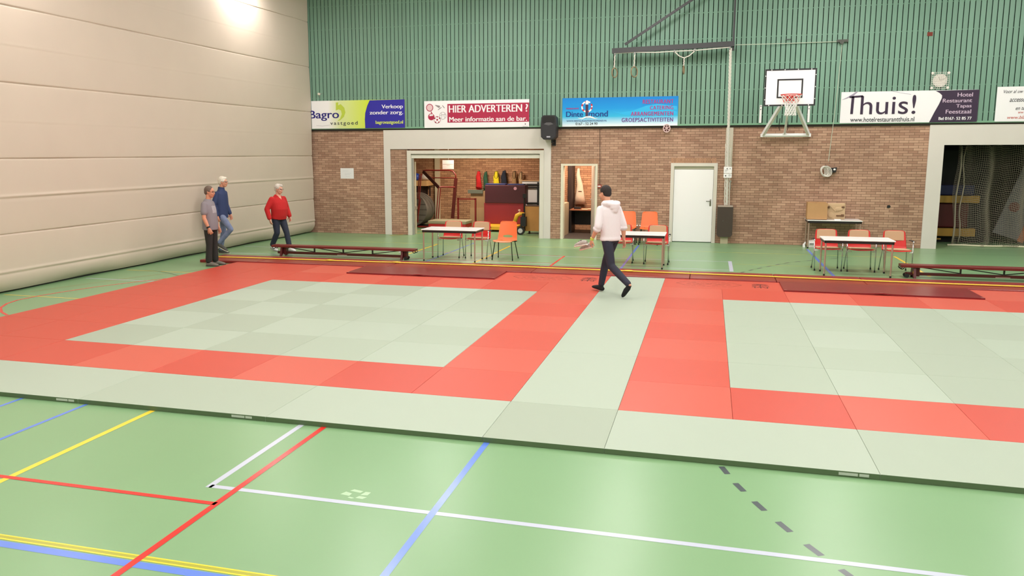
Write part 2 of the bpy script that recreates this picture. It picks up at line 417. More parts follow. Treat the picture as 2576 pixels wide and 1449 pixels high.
# ceiling and the walls outside the picture
b = MB(); b.box((-14, -9.5, 8.0), (16, WY+.3, 8.2)); struct(b.build('ceiling', M_CEIL), 'pale hall ceiling')
M_SIDE = mat('side_wall_paint', (150, 165, 148), 0.7)
b = MB(); b.box((15.0, -9.5, 0), (15.3, WY+.3, 8.0)); struct(b.build('wall_right', M_SIDE), 'right hall wall')
b = MB(); b.box((-14, -9.5, 0), (15.3, -9.2, 8.0)); struct(b.build('wall_front', M_SIDE), 'wall behind the camera')
b = MB(); b.box((-14, -9.5, 0), (-13.7, WY+.3, 8.0)); struct(b.build('wall_left', M_SIDE), 'left hall wall beyond the curtain')

# store room, side room and right store
b = MB(); b.box((-8.4, 19.6, 0), (-2.4, 19.8, 2.9)); struct(b.build('wall_store_back', M_BRICK_ROOM), 'brick back wall of the store')
b = MB(); b.box((-8.4, WY+.28, 0), (-8.2, 19.6, 2.9)); struct(b.build('wall_store_left', M_BRICK_Y), 'brick left wall of the store')
b = MB(); b.box((-2.62, WY+.28, 0), (-2.36, 19.8, 2.9)); struct(b.build('wall_partition', M_BRICK_Y), 'brick wall between store and side room')
b = MB(); b.box((-8.4, WY+.28, 2.9), (.4, 19.8, 3.0)); struct(b.build('ceiling_store', M_CEIL), 'ceiling of the store and side room')
b = MB(); b.box((-7.12, 19.5, 0), (-6.96, 19.6, 2.9)); struct(b.build('trim_6', mat('pipe_cream', (214, 198, 170), 0.5)), 'cream pipe casing on the store back wall')
b = MB(); b.box((-2.36, 18.5, 0), (.4, 18.7, 2.9)); struct(b.build('wall_room_back', M_BRICK_ROOM), 'brick back wall of the side room')
b = MB(); b.box((.2, WY+.28, 0), (.4, 18.7, 2.9)); struct(b.build('wall_room_right', M_BRICK_Y), 'right wall of the side room')
b = MB(); b.box((-2.36, WY+.05, 0), (.2, 18.5, .004)); struct(b.build('floor_room', mat('dark_tile', (62, 52, 46), 0.5, noise=0.2, nscale=12)), 'dark tiled floor of the side room')
M_DIMWALL = mat('dim_store_wall', (48, 45, 42), 0.8)  # dimness of the unlamped store is put into the wall colour
b = MB(); b.box((6.6, 19.4, 0), (13.4, 19.6, 2.9)); struct(b.build('wall_right_store_back', M_DIMWALL), 'back wall of the dark right store')
b = MB(); b.box((6.4, WY+.28, 0), (6.6, 19.6, 2.9)); b.box((13.4, WY+.28, 0), (13.6, 19.6, 2.9)); struct(b.build('wall_right_store_side', M_DIMWALL), 'side walls of the dark right store')
b = MB(); b.box((6.4, WY+.28, 2.9), (13.6, 19.6, 3.0)); struct(b.build('ceiling_right_store', M_DIMWALL), 'ceiling of the dark right store')

# ------------------------------------------------------------------ lamps (above the picture)
M_LAMP_H = mat('lamp_housing', (225, 225, 220), 0.5)
M_TUBE = light_mat('hall_lamp_light', (255, 246, 243), 62.0)
DROP = .07
M_TUBE2 = light_mat('curtain_lamp_light', (255, 246, 243), 55.0)
def hall_lamp(x, y, z, label, m=M_TUBE, L=1.5, W=.32, ax='y', DROP=DROP):
    t = empty('ceiling_lamp', (x, y, z), 0 if ax == 'y' else math.pi/2, label, 'lamp', 'hanging lamps of the hall')
    b = MB(); b.box((-W/2, -L/2, .0), (W/2, L/2, .10), bev=.01); b.build('housing', M_LAMP_H, t)
    b = MB(); q = [(-W/2+.02, -L/2+.02, 0), (-W/2+.02, L/2-.02, 0), (W/2-.02, L/2-.02, 0), (W/2-.02, -L/2+.02, 0)]; lo = [(x*.8, y*.97, -DROP) for x, y, z_ in q]
    b.face(lo)
    for i in range(4): b.face([q[i], q[(i+1) % 4], lo[(i+1) % 4], lo[i]])
    o = b.build('diffuser', m, t)
    b = MB()
    for yy in (-L*.35, L*.35): b.cyl((0, yy, .1), (0, yy, 8.0-z), .006, seg=6)
    b.build('suspension', M_STEEL, t)
    return t
for x in (-4.6, 0.0, 4.6, 9.2):
    for y in (12.6, 8.0, 3.4, -1.2, -5.8): hall_lamp(x, y, 6.65, 'long white hall lamp hanging above the mats')
for y in (12.35, 4.9, -2.6): hall_lamp(-9.22, y, 6.55, 'long white hall lamp hanging close to the beige curtain', M_TUBE2, L=1.2, W=.26, DROP=.01)
M_WARM = light_mat('store_lamp_light', (255, 236, 214), 115.0)
def room_lamp(x, y, z, label, strength_mat):
    t = empty('ceiling_lamp', (x, y, z), 0, label, 'lamp')
    b = MB(); b.box((-.6, -.1, .0), (.6, .1, .06), bev=.01); b.build('housing', M_LAMP_H, t)
    b = MB(); b.face([(-.58, -.08, -.003), (-.58, .08, -.003), (.58, .08, -.003), (.58, -.08, -.003)]); b.build('diffuser', strength_mat, t)
room_lamp(-5.2, 17.6, 2.83, 'strip lamp on the store ceiling', M_WARM)
room_lamp(-1.75, 17.0, 2.83, 'strip lamp on the side room ceiling', M_WARM)

# ------------------------------------------------------------------ divider curtain
def cx_(y): 
    t = min(max((y-12.5)/3.2, 0), 1); return -9.74+.13*t*t*(3-2*t)
def prof(z):
    t = ((z-1.0) % 1.27)/1.27
    v = .012*math.sin(math.pi*t)**.6
    d = min(t, 1-t)*1.27
    v -= .022*math.exp(-(d/.010)**2)
    dm = abs(t-.5)*1.27
    low = .55 if z < 2.4 else .05
    v += low*(.022*math.exp(-(dm/.03)**2) - .02*math.exp(-((t-.5)*1.27+.035)**2/.0006))
    if z < .3: v -= .16*((.3-z)/.3)**2.2
    return v
zs = []
z = .03
while z < 8.0:
    zs.append(z); t = ((z-1.0) % 1.27)/1.27; dd = min(abs(t-.5), t, 1-t)*1.27
    z += .008 if dd < .07 else .03
zs.append(8.0)
ny = 70; y0c, y1c = -9.0, WY-.098
b = MB(); rows = []
for i in range(ny+1):
    y = y0c+(y1c-y0c)*i/ny
    rows.append([b.bm.verts.new((cx_(y)+prof(zz)*(1+.25*math.sin(y*2.1+zz*.7))+.006*math.sin(y*5.3+zz*1.7)+.004*math.sin(y*11+zz*3), y, zz)) for zz in zs])
for i in range(ny):
    for j in range(len(zs)-1): b.bm.faces.new((rows[i][j], rows[i+1][j], rows[i+1][j+1], rows[i][j+1]))
back = [b.bm.verts.new((-10.05, y0c+(y1c-y0c)*i/ny, zz)) for zz in (.03, 8.0) for i in (0, ny)]
b.bm.faces.new([rows[ny][j] for j in range(len(zs))]+[back[3], back[1]])
b.bm.faces.new([rows[0][j] for j in reversed(range(len(zs)))]+[back[0], back[2]])
b.bm.faces.new((back[0], back[1], back[3], back[2]))
b.bm.faces.new([rows[i][0] for i in range(ny+1)]+[back[1], back[0]])
M_CURT = mat('curtain_vinyl', (200, 187, 171), 0.55, noise=0.015, nscale=1.5, spec=0.3)
curtain = tag(b.build('divider_curtain', M_CURT, smooth='auto'), 'tall padded beige divider curtain with horizontal folds closing the left side', 'curtain')
b = MB(); b.box((-10.0, y0c, .0), (-9.9, y1c-.05, .04)); b.build('gap_shadow', M_BLACK, curtain)  # black strip standing in for the contact shadow below the curtain

# ------------------------------------------------------------------ tatami mats
TZ = .045
M_MATG = [mat('tatami_green_%s' % n, c, r, spec=.35, bump=.15, bscale=220) for n, c, r in (('a', (164, 178, 161), .48), ('b', (156, 169, 151), .50), ('c', (160, 174, 156), .48))]  # weave-direction sheen, along with wear, is put into the base tones
M_MATR = [mat('tatami_red_%s' % n, c, r, spec=.55, bump=.15, bscale=220) for n, c, r in (('a', (196, 82, 64), .40), ('b', (190, 66, 48), .42), ('c', (193, 74, 56), .41))]  # red tones likewise carry weave sheen as well as wear
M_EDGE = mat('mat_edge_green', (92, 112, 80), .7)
M_LABEL = mat('mat_label_white', (200, 205, 195), .5)
ORD = ['first', 'second', 'third', 'fourth', 'fifth', 'sixth', 'seventh', 'eighth', 'ninth', 'tenth']
def tatami(x, y, w, d, mats, label, group, edge=False, tab=None):
    t = MB(); t.box((.001, .001, .0), (w-.001, d-.001, TZ), bev=.0035)
    o = t.build('tatami_mat', [mats, M_EDGE], None)
    o.location = (x, y, 0)
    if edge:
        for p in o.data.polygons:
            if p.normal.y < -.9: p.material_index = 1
    tag(o, label, 'mat', group)
    if tab is not None:
        q = MB(); q.box((tab, -.002, .014), (tab+.13, .004, .034)); q.box((tab+.14, -.002, .014), (tab+.205, .004, .034)); q.build('label', M_LABEL, o)
    return o
def emblem(o, ox, oy, s=1.0):
    """Black printed club emblem: an eight-cornered ring of strokes with two characters beside it."""
    ink = mat('emblem_ink', (88, 28, 24), .6)
    q = MB(); z = TZ+.0006
    def seg(a, b_, w=.012):
        a, b_ = Vector((*a, z)), Vector((*b_, z)); t = (b_-a).normalized(); n = Vector((-t.y, t.x, 0))*w/2
        q.face([a-n, b_-n, b_+n, a+n])
    A, B = .56, .26
    oct_ = [(A*math.cos(math.pi/4*k), B*math.sin(math.pi/4*k)*1.0) for k in range(8)]
    oct_ = [(-.56, 0), (-.40, .2), (-.12, .27), (.12, .27), (.40, .2), (.56, 0), (.40, -.2), (.12, -.27), (-.12, -.27), (-.40, -.2)]
    for i in range(len(oct_)):
        a, c = oct_[i], oct_[(i+1) % len(oct_)]
        parts = ((0, 1),) if i in (0, 4, 5, 9) else ((0, .26), (.36, .62), (.72, .96))
        for u, v in parts:
            seg((ox+a[0]+(c[0]-a[0])*u, oy+a[1]+(c[1]-a[1])*u), (ox+a[0]+(c[0]-a[0])*v, oy+a[1]+(c[1]-a[1])*v))
    for sx in (-1, 1):
        for (x0, y0), (x1, y1) in (((.36, .06), (.22, .13)), ((.38, -.02), (.30, -.09)), ((.28, .0), (.16, .05)), ((.26, -.12), (.12, -.07)), ((.14, .12), (.03, .08)), ((.08, .0), (.2, -.02)), ((.06, -.15), (.16, -.16))):
            seg((ox+sx*x0, oy+y0), (ox+sx*x1, oy+y1), .014)
    seg((ox-.05, oy-.04), (ox+.06, oy+.03), .016); seg((ox-.03, oy+.05), (ox+.03, oy-.02), .014)
    q.build('emblem', ink, o)
    return text_obj('characters', '柔\n術', ink, o, (ox+.72, oy-.24, TZ+.0002), .44, .30, plane='xy', depth=.0008)
random.seed(11)
for iy in range(9):
    for ix in range(-8, 11):
        x0 = ix
        if ix >= 1:
            if x0 > 3.9+.33*(iy+2.3)+.6: continue
        side = 'left' if ix < 0 else 'right'
        c = (ix+8) if ix < 0 else (ix-1)
        if ix == 0 and iy == 0:
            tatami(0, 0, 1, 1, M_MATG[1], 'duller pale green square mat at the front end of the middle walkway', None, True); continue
        if ix == 0:
            if iy % 2 == 1: tatami(0, iy, 1, 2, M_MATG[0], 'long pale green mat in the middle walkway, %s one from the front' % ORD[(iy+1)//2], 'pale green walkway mats')
            continue
        if iy == 0:
            if side == 'left':
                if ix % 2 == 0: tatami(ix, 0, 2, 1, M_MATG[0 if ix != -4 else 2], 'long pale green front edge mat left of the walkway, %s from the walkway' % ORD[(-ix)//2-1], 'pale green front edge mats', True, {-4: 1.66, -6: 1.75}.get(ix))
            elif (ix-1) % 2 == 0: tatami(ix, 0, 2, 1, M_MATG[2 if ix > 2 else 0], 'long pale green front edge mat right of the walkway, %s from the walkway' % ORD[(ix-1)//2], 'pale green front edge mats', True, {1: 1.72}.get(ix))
            continue
        inner = (-6 <= ix <= -2 and 2 <= iy <= 6) or (ix >= 2 and 2 <= iy <= 6)
        if inner:
            if side == 'left': k = ((1 if (ix+iy) % 2 == 0 else 0) if ix < -3 or iy > 5 else (2 if (ix+iy) % 2 else 0))
            else: k = (0, 2, 1)[(ix*2+iy*3+(ix*iy) % 2) % 3]
            cc = ix+6 if side == 'left' else ix-2
            tatami(ix, iy, 1, 1, M_MATG[k], 'pale green mat, %s contest area, %s row from the front, %s from the left border' % (side, ORD[iy-2], ORD[cc]), 'pale green mats of the %s contest area' % side)
            continue
        if iy == 8 and ix in (-2, 1):
            o = tatami(ix, 8, 2, 1, M_MATR[2], 'long red mat with black club emblem and characters, %s the walkway' % ('left of' if ix < 0 else 'right of'), 'red mats with the club emblem')
            emblem(o, .78, .52); continue
        if iy == 8 and ix in (-1, 2): continue
        if side == 'left':
            k = 1 if (ix <= -8 or (ix == -7 and iy % 2)) else (ix+iy) % 2 if ix < -1 else (2 if iy % 2 else 0)
        else: k = (2 if iy % 2 == 0 else 0) if ix == 1 else (ix+iy) % 2
        if ix in (-8, -7): dx = 0
        tatami(ix, iy, 1, 1, M_MATR[k], 'red border mat, %s contest area, %s row from the front, %s column from the left' % (side, ORD[iy-1], ORD[c]), 'red border mats of the %s contest area' % side)

# ------------------------------------------------------------------ maroon gym mats behind the tatami
M_MAROON = mat('maroon_vinyl', (132, 36, 36), .33, noise=.04, nscale=3, spec=.5, bump=.08, bscale=14)
M_MAROON_S = mat('mat_side_beige', (176, 132, 98), .6)
seams = [(-8.93, -7.53), (-7.53, -4.55), (-4.55, -1.55), (-1.55, 1.44), (1.44, 2.96), (2.96, 4.46), (4.46, 7.45), (7.45, 10.4)]
names = ['leftmost, beside the man in the grey shirt', 'in front of the left bench', 'in front of the left table', 'behind the walking man', 'behind the right emblem mat', 'in front of the right table', 'in front of the right bench', 'at the right end of the row']
for (x0, x1), nm in zip(seams, names):
    b = MB(); jit = random.uniform(-.012, .012)
    nx = 12
    def gm(u, v, x0=x0, x1=x1): return (0, 0, 0)
    b.box((x0+.004, 9.005, .006), (x1-.004, 9.95+jit, .064), bev=.012)
    b.mi = 1; b.box((x0+.012, 9.012, .0), (x1-.012, 9.94+jit, .02)); b.mi = 0
    tag(b.build('gym_mat', [M_MAROON, M_MAROON_S], None), 'maroon gym mat of the long row, '+nm, 'mat', 'row of maroon gym mats')
# two folded-out maroon mats lying on the red tatami
M_MAR2 = mat('maroon_vinyl_flat', (122, 32, 38), .28, noise=.05, nscale=2.5, spec=.5, bump=.1, bscale=9)
def flat_mat(x0, x1, y0, label):
    t = MB(); n = 24
    mid = (x0+x1)/2
    def P(u, v, top):
        x = x0+(x1-x0)*u; y = y0+(9.0-y0)*v
        z = TZ+(.024 if top else .001)
        lift = .012*math.exp(-((x-mid)/.1)**2)*(1-v) + .004*math.sin(x*3.1)*(1-v)**2
        return (x, y, z+max(lift, 0))
    top = [[t.bm.verts.new(P(i/n, j/4, True)) for j in range(5)] for i in range(n+1)]
    bot = [[t.bm.verts.new(P(i/n, j/4, False)) for j in range(5)] for i in range(n+1)]
    for i in range(n):
        for j in range(4):
            t.bm.faces.new((top[i][j], top[i+1][j], top[i+1][j+1], top[i][j+1])); t.bm.faces.new((bot[i][j+1], bot[i+1][j+1], bot[i+1][j], bot[i][j]))
        t.bm.faces.new((bot[i][0], bot[i+1][0], top[i+1][0], top[i][0])); t.bm.faces.new((top[i][4], top[i+1][4], bot[i+1][4], bot[i][4]))
    for j in range(4):
        t.bm.faces.new((top[0][j], top[0][j+1], bot[0][j+1], bot[0][j])); t.bm.faces.new((bot[n][j], bot[n][j+1], top[n][j+1], top[n][j]))
    o = t.build('gym_mat', M_MAR2, None, smooth='auto'); tag(o, label, 'mat', 'maroon mats lying on the red tatami')
    q = MB()
    for px, py in ((x0+.03, y0+.02), (mid, y0+.02), (x1-.03, y0+.02)): q.box((px-.02, py-.008, TZ+.020), (px+.02, py+.008, TZ+.028+(.012 if px == mid else 0)))
    q.build('corner_tab', mat('tab_pale', (205, 150, 140), .5), o)
flat_mat(-5.0, -2.03, 8.06, 'maroon mat lying on the red tatami, left of the emblem mats')
flat_mat(3.0, 6.0, 8.03, 'maroon mat lying on the red tatami in front of the right table')
# yellow belts knotted into one long ribbon
pts = [(-8.82, 9.42), (-7.46, 9.46), (-6.2, 9.49), (-5.95, 9.50), (-5.0, 9.52), (-4.62, 9.56), (-4.5, 9.545), (-3.2, 9.56), (-1.58, 9.575), (-1.50, 9.55), (-.12, 9.53), (.25, 9.52), (1.40, 9.50), (1.48, 9.485), (2.94, 9.48), (3.0, 9.455), (4.42, 9.42), (4.52, 9.40), (5.9, 9.39), (7.0, 9.385), (8.2, 9.38), (10.2, 9.37)]
b = MB(); P = []
for i, (x, y) in enumerate(pts): P.append((x, y, .0705+.0015*(i % 2)))
b.sweep([(x_, y_, z_+.009) for x_, y_, z_ in P], [(.0115, .020)]*len(P), 8, ref=(0, 0, 1))
for kx, ky in ((-6.05, 9.495), (-4.55, 9.55), (.28, 9.52)): b.ell((kx, ky, .084), (.11, .036, .017), 12, 8)
tag(b.build('yellow_belt_ribbon', mat('belt_yellow', (244, 204, 62), .6)), 'long yellow belt ribbon knotted together, lying along the maroon mats', 'ribbon')

# ------------------------------------------------------------------ banners on the cladding
BY = WY-.085
def ink(name, rgb): return mat('ink_'+name, rgb, .45, spec=.35)
def ramp_mat(name, axis, stops, lo, hi):
    """Printed colour gradient of a banner along one axis (object space)."""
    m = bpy.data.materials.new(name); m.use_nodes = True; nt = m.node_tree; b_ = nt.nodes['Principled BSDF']
    b_.inputs['Roughness'].default_value = .45; b_.inputs['Specular IOR Level'].default_value = .35
    tc = nt.nodes.new('ShaderNodeTexCoord'); sp = nt.nodes.new('ShaderNodeSeparateXYZ'); mr = nt.nodes.new('ShaderNodeMapRange'); cr = nt.nodes.new('ShaderNodeValToRGB')
    nt.links.new(tc.outputs['Object'], sp.inputs[0]); nt.links.new(sp.outputs[axis], mr.inputs['Value'])
    mr.inputs['From Min'].default_value = lo; mr.inputs['From Max'].default_value = hi
    nt.links.new(mr.outputs['Result'], cr.inputs['Fac']); nt.links.new(cr.outputs['Color'], b_.inputs['Base Color'])
    e = cr.color_ramp.elements
    e[0].position, e[0].color = stops[0][0], (*lin(stops[0][1]), 1); e[1].position, e[1].color = stops[-1][0], (*lin(stops[-1][1]), 1)
    for p, c in stops[1:-1]: q = e.new(p); q.color = (*lin(c), 1)
    return m
def banner(x0, z0, x1, z1, m, label):
    t = empty('advertising_banner', (x0, BY, z0), 0, label, 'banner')
    b = MB(); b.box((0, 0, 0), (x1-x0, .014, z1-z0)); b.build('panel', m, t); return t
def lay(t, name, polys, m, d=.002, h=.002):
    """Flat printed shapes on a banner; polygons of (x, z) world coordinates."""
    b = MB()
    for poly in polys: b.prism([(x-t.location.x, -d, z-t.location.z) for x, z in poly], (0, -h, 0))
    return b.build(name, m, t)
def word(t, body, box, m, bold=0.0, d=.004, shear=0.0, space=1.0):
    x, z, w, h = box
    return text_obj('lettering', body, m, t, (x-t.location.x, -d, z-t.location.z), h, w, bold=bold, shear=shear, space=space)
def circ(cx, cz, r, n=20, rz=None): return [(cx+r*math.cos(2*math.pi*k/n), cz+(rz or r)*math.sin(2*math.pi*k/n)) for k in range(n)]
def ring_seg(cx, cz, r0, r1, a0, a1, n=8):
    A = [a0+(a1-a0)*k/n for k in range(n+1)]
    return [(cx+r1*math.cos(a), cz+r1*math.sin(a)) for a in A]+[(cx+r0*math.cos(a), cz+r0*math.sin(a)) for a in reversed(A)]
def ribbon(pts, w):
    L, R = [], []
    for i, p in enumerate(pts):
        a = Vector(pts[max(i-1, 0)]); c = Vector(pts[min(i+1, len(pts)-1)]); t = (c-a).normalized(); n = Vector((-t.y, t.x))
        ww = w[i] if isinstance(w, (list, tuple)) else w
        L.append(tuple(Vector(p)+n*ww/2)); R.append(tuple(Vector(p)-n*ww/2))
    return L+R[::-1]
I_WHITE = ink('white', (240, 240, 242)); I_NAVY = ink('navy', (38, 34, 120)); I_GREY = ink('grey', (70, 72, 76)); I_LIME = ink('lime', (206, 222, 92))
I_MAROON = ink('maroon', (172, 42, 74)); I_PURPLE = ink('purple', (58, 44, 66)); I_BLUE = ink('blue', (48, 44, 158)); I_MAG = ink('magenta', (168, 56, 128))
# lime and blue banner beside the curtain
t = banner(-9.59, 3.06, -6.67, 3.855, ramp_mat('banner_lime', 'X', [(0, (240, 240, 242)), (.30, (240, 240, 240)), (.52, (214, 226, 160)), (1, (206, 226, 60))], 0.0, 1.78), 'white, lime and blue advertising banner beside the beige curtain')
lay(t, 'blue_field', [[(-7.741, 3.842), (-7.819, 3.693), (-7.886, 3.492), (-7.903, 3.313), (-7.897, 3.060), (-6.672, 3.062), (-6.672, 3.853)]], I_BLUE)
word(t, 'Bagro', (-9.664, 3.283, 0.941, 0.296), I_NAVY, .012); word(t, 'vastgoed', (-8.996, 3.134, 0.867, 0.131), I_GREY, .006, space=1.3)
lay(t, 'leaf_logo', [[(-8.799, 3.799), (-8.723, 3.804), (-8.732, 3.719), (-8.649, 3.752), (-8.540, 3.648), (-8.507, 3.513), (-8.561, 3.389), (-8.677, 3.300), (-8.779, 3.256), (-8.675, 3.345), (-8.621, 3.469), (-8.643, 3.571), (-8.717, 3.606), (-8.806, 3.573)]], ink('leaf', (186, 206, 74)), d=.001)
word(t, 'Verkoop', (-7.378, 3.575, 0.641, 0.138), I_WHITE, .018); word(t, 'zonder zorg.', (-7.750, 3.411, 1.016, 0.139), I_WHITE, .018); word(t, 'bagrovastgoed.nl', (-7.573, 3.148, 0.834, 0.122), I_LIME, .02)
lay(t, 'swoosh', [ribbon([(-9.444, 3.149), (-9.240, 3.135), (-9.010, 3.162)], .008)], ink('pale_grey', (190, 190, 195)))
# white and maroon banner
t = banner(-6.09, 3.05, -3.07, 3.79, I_WHITE, 'white and maroon advertising banner above the store opening')
lay(t, 'maroon_field', [[(-5.405, 3.19), (-3.072, 3.19), (-3.072, 3.70), (-5.405, 3.70)]], I_MAROON)
word(t, 'HIER ADVERTEREN ?', (-5.365, 3.461, 2.246, 0.199), I_WHITE, .022); word(t, 'Meer informatie aan de bar.', (-5.356, 3.214, 2.217, 0.129), I_WHITE, .022)
(ax, az) = (-5.928, 3.607); (bx, bz) = (-5.884, 3.354); (cx, cz) = (-5.708, 3.270); (dx, dz) = (-5.542, 3.382)
lay(t, 'racket', [ring_seg(ax, az, .085, .105, 0, 2*math.pi, 24), ribbon([(ax+.04, az-.11), (ax+.11, az-.25)], .025)], I_MAROON)
lay(t, 'racket_strings', [circ(ax, az, .085, 24)], ink('pink', (226, 196, 200)), d=.0015)
lay(t, 'red_ball', [circ(bx, bz, .095)], I_MAROON, d=.001); lay(t, 'ball_band', [[(bx-.06, bz+.02), (bx+.06, bz+.03), (bx+.05, bz+.075), (bx-.04, bz+.07)]], I_WHITE, d=.0045)
lay(t, 'volleyball', [ring_seg(dx, dz, .092, .10, 0, 2*math.pi, 24), ribbon([(dx-.09, dz), (dx, dz+.03), (dx+.09, dz+.02)], .008), ribbon([(dx-.05, dz-.08), (dx-.02, dz), (dx-.05, dz+.08)], .008), ribbon([(dx+.06, dz-.07), (dx+.03, dz), (dx+.06, dz+.07)], .008)], ink('mid_grey', (150, 140, 144)))
lay(t, 'football', [circ(cx, cz, .095)], I_WHITE, d=.005, h=.001); lay(t, 'football_patches', [ring_seg(cx, cz, .088, .098, 0, 2*math.pi, 24), circ(cx, cz, .03, 5), circ(cx+.07, cz+.04, .022, 5), circ(cx-.07, cz+.04, .022, 5), circ(cx+.045, cz-.065, .022, 5), circ(cx-.045, cz-.065, .022, 5), circ(cx, cz+.08, .02, 5)], I_MAROON, d=.0065, h=.001)
(ex, ez) = (-5.681, 3.592)
lay(t, 'shuttle', [ribbon([(ex-.08, ez+.08), (ex+.05, ez+.03)], [.02, .07]), ribbon([(ex, ez-.05), (ex+.1, ez+.02)], .02), ribbon([(ex+.13, ez+.07), (ex+.19, ez+.0)], .02)], ink('mid_grey', (150, 140, 144)))
word(t, 'optimos', (-3.249, 3.058, 0.144, 0.021), I_GREY, .0); lay(t, 'small_mark', [circ(*(-3.177, 3.127), .016, 8)], I_GREY)
# blue restaurant banner
t = banner(-2.16, 3.045, .87, 3.795, ramp_mat('banner_blue', 'Z', [(0, (238, 244, 248)), (.12, (190, 226, 242)), (.34, (52, 182, 226)), (.62, (16, 150, 222)), (1, (4, 128, 212))], 0.0, .75), 'sky-blue advertising banner with a lifebuoy, right of the loudspeaker')
lay(t, 'light_wave', [[(-0.826, 3.432), (-0.617, 3.398), (-0.306, 3.435), (0.050, 3.562), (0.354, 3.608), (0.841, 3.539), (0.844, 3.438), (0.713, 3.450), (0.309, 3.415), (-0.098, 3.350), (-0.459, 3.324)]], ink('wave', (44, 178, 232)), d=.001)
lay(t, 'light_wave', [[(0.208, 3.407), (0.460, 3.464), (0.713, 3.450), (0.846, 3.397), (0.848, 3.326), (0.716, 3.369), (0.412, 3.383)]], ink('wave', (44, 178, 232)), d=.0016)
(lx, lz) = (-1.498, 3.562)
lay(t, 'buoy_white', [ring_seg(lx, lz, .112, .152, math.radians(a), math.radians(a+38), 6) for a in (-30, 30+22, 112, 172, 232, 292)], I_WHITE)
lay(t, 'buoy_red', [ring_seg(lx, lz, .112, .152, math.radians(a), math.radians(a+24), 5) for a in (8, 90, 150, 210, 270, 330)], ink('red', (196, 40, 60)), d=.003)
lay(t, 'post', [[(lx-.035, lz-.26), (lx+.035, lz-.26), (lx+.035, lz+.06), (lx-.035, lz+.06)]], ink('post', (72, 52, 80)), d=.0045); lay(t, 'post_cap', [[(lx-.038, lz+.055), (lx+.038, lz+.055), (lx+.038, lz+.13), (lx+.02, lz+.165), (lx-.02, lz+.165), (lx-.038, lz+.13)]], I_WHITE, d=.0045)
lay(t, 'wave_mark', [ribbon([(-1.734, 3.268), (-1.627, 3.251), (-1.521, 3.292), (-1.414, 3.306), (-1.286, 3.273)], [.006, .03, .035, .03, .006]), ribbon([(-1.499, 3.260), (-1.393, 3.280), (-1.286, 3.252), (-1.202, 3.261)], [.006, .02, .02, .004])], I_WHITE, d=.006)
I_DBLUE = ink('deep_blue', (20, 62, 140))
word(t, 'Dinte', (-2.058, 3.301, 0.451, 0.141), I_DBLUE, .02); word(t, 'mond', (-1.448, 3.298, 0.502, 0.155), I_DBLUE, .02)
word(t, 'restaurant', (-2.060, 3.500, 0.344, 0.042), I_MAG, .02); word(t, 'WWW.RESTAURANTDINTELMOND.NL', (-2.045, 3.171, 1.087, 0.042), ink('slate', (70, 90, 140)), .01); word(t, '0167 - 52 24 90', (-1.796, 3.083, 0.587, 0.068), I_GREY, .008)
word(t, 'RESTAURANT', (-0.035, 3.613, 0.782, 0.106), I_MAG, .02, space=1.15); word(t, 'CATERING', (0.154, 3.459, 0.588, 0.101), I_MAG, .02, space=1.15)
word(t, 'ARRANGEMENTEN', (-0.336, 3.305, 1.083, 0.107), I_MAG, .02, space=1.15); word(t, 'GROEPSACTIVITEITEN', (-0.571, 3.148, 1.318, 0.107), ink('plum', (110, 64, 138)), .02, space=1.15)
# white and dark purple hotel banner
t = banner(4.775, 3.06, 7.79, 3.81, I_WHITE, 'white and dark purple advertising banner under the wall clock')
lay(t, 'purple_field', [[(6.860, 3.798), (6.949, 3.745), (7.005, 3.688), (7.005, 3.632), (6.952, 3.485), (6.863, 3.290), (6.768, 3.057), (7.788, 3.062), (7.788, 3.808)]], I_PURPLE)
word(t, 'huis!', (5.225, 3.262, 1.227, 0.449), I_PURPLE, .0)
lay(t, 'letter_bar', [ribbon([(4.961, 3.686), (5.266, 3.704)], .045), ribbon([(5.042, 3.699), (5.032, 3.278)], .062)], I_PURPLE, d=.004)
lay(t, 'swoosh', [ribbon([(4.794, 3.622), (4.917, 3.672), (5.039, 3.737), (5.133, 3.816)], [.004, .03, .05, .03])], ink('lilac', (160, 154, 172)), d=.001); lay(t, 'thin_line', [ribbon([(5.914, 3.809), (6.066, 3.773), (6.331, 3.725)], .008)], ink('lilac', (160, 154, 172)), d=.001)
word(t, 'www.hotelrestaurantthuis.nl', (5.012, 3.087, 1.430, 0.110), I_GREY, .008)
I_LILT = ink('lilac_light', (206, 186, 206))
word(t, 'Hotel', (7.335, 3.651, 0.321, 0.092), I_LILT, .012); word(t, 'Restaurant', (7.027, 3.520, 0.623, 0.088), I_LILT, .012); word(t, 'Tapas', (7.322, 3.374, 0.326, 0.102), I_LILT, .012); word(t, 'Feestzaal', (7.110, 3.259, 0.539, 0.093), I_LILT, .012); word(t, 'Bel 0167- 52 85 77', (6.968, 3.111, 0.702, 0.070), I_WHITE, .03)
# white banner cut by the right edge of the picture
t = banner(8.165, 3.06, 11.1, 3.86, I_WHITE, 'white advertising banner with grey slanted words at the far right')
word(t, 'Voor al uw', (8.299, 3.713, 0.402, 0.073), I_GREY, .0, shear=.3); word(t, 'accesso', (8.439, 3.511, 0.328, 0.073), I_GREY, .0, shear=.3); word(t, 'en te', (8.579, 3.323, 0.196, 0.068), I_GREY, .0, shear=.3)
I_RED = ink('soft_red', (200, 110, 100)); word(t, 'ww', (8.636, 3.241, 0.115, 0.041), I_RED, .0, shear=.3); word(t, 'www.bla', (8.423, 3.118, 0.362, 0.074), I_RED, .0, shear=.3)

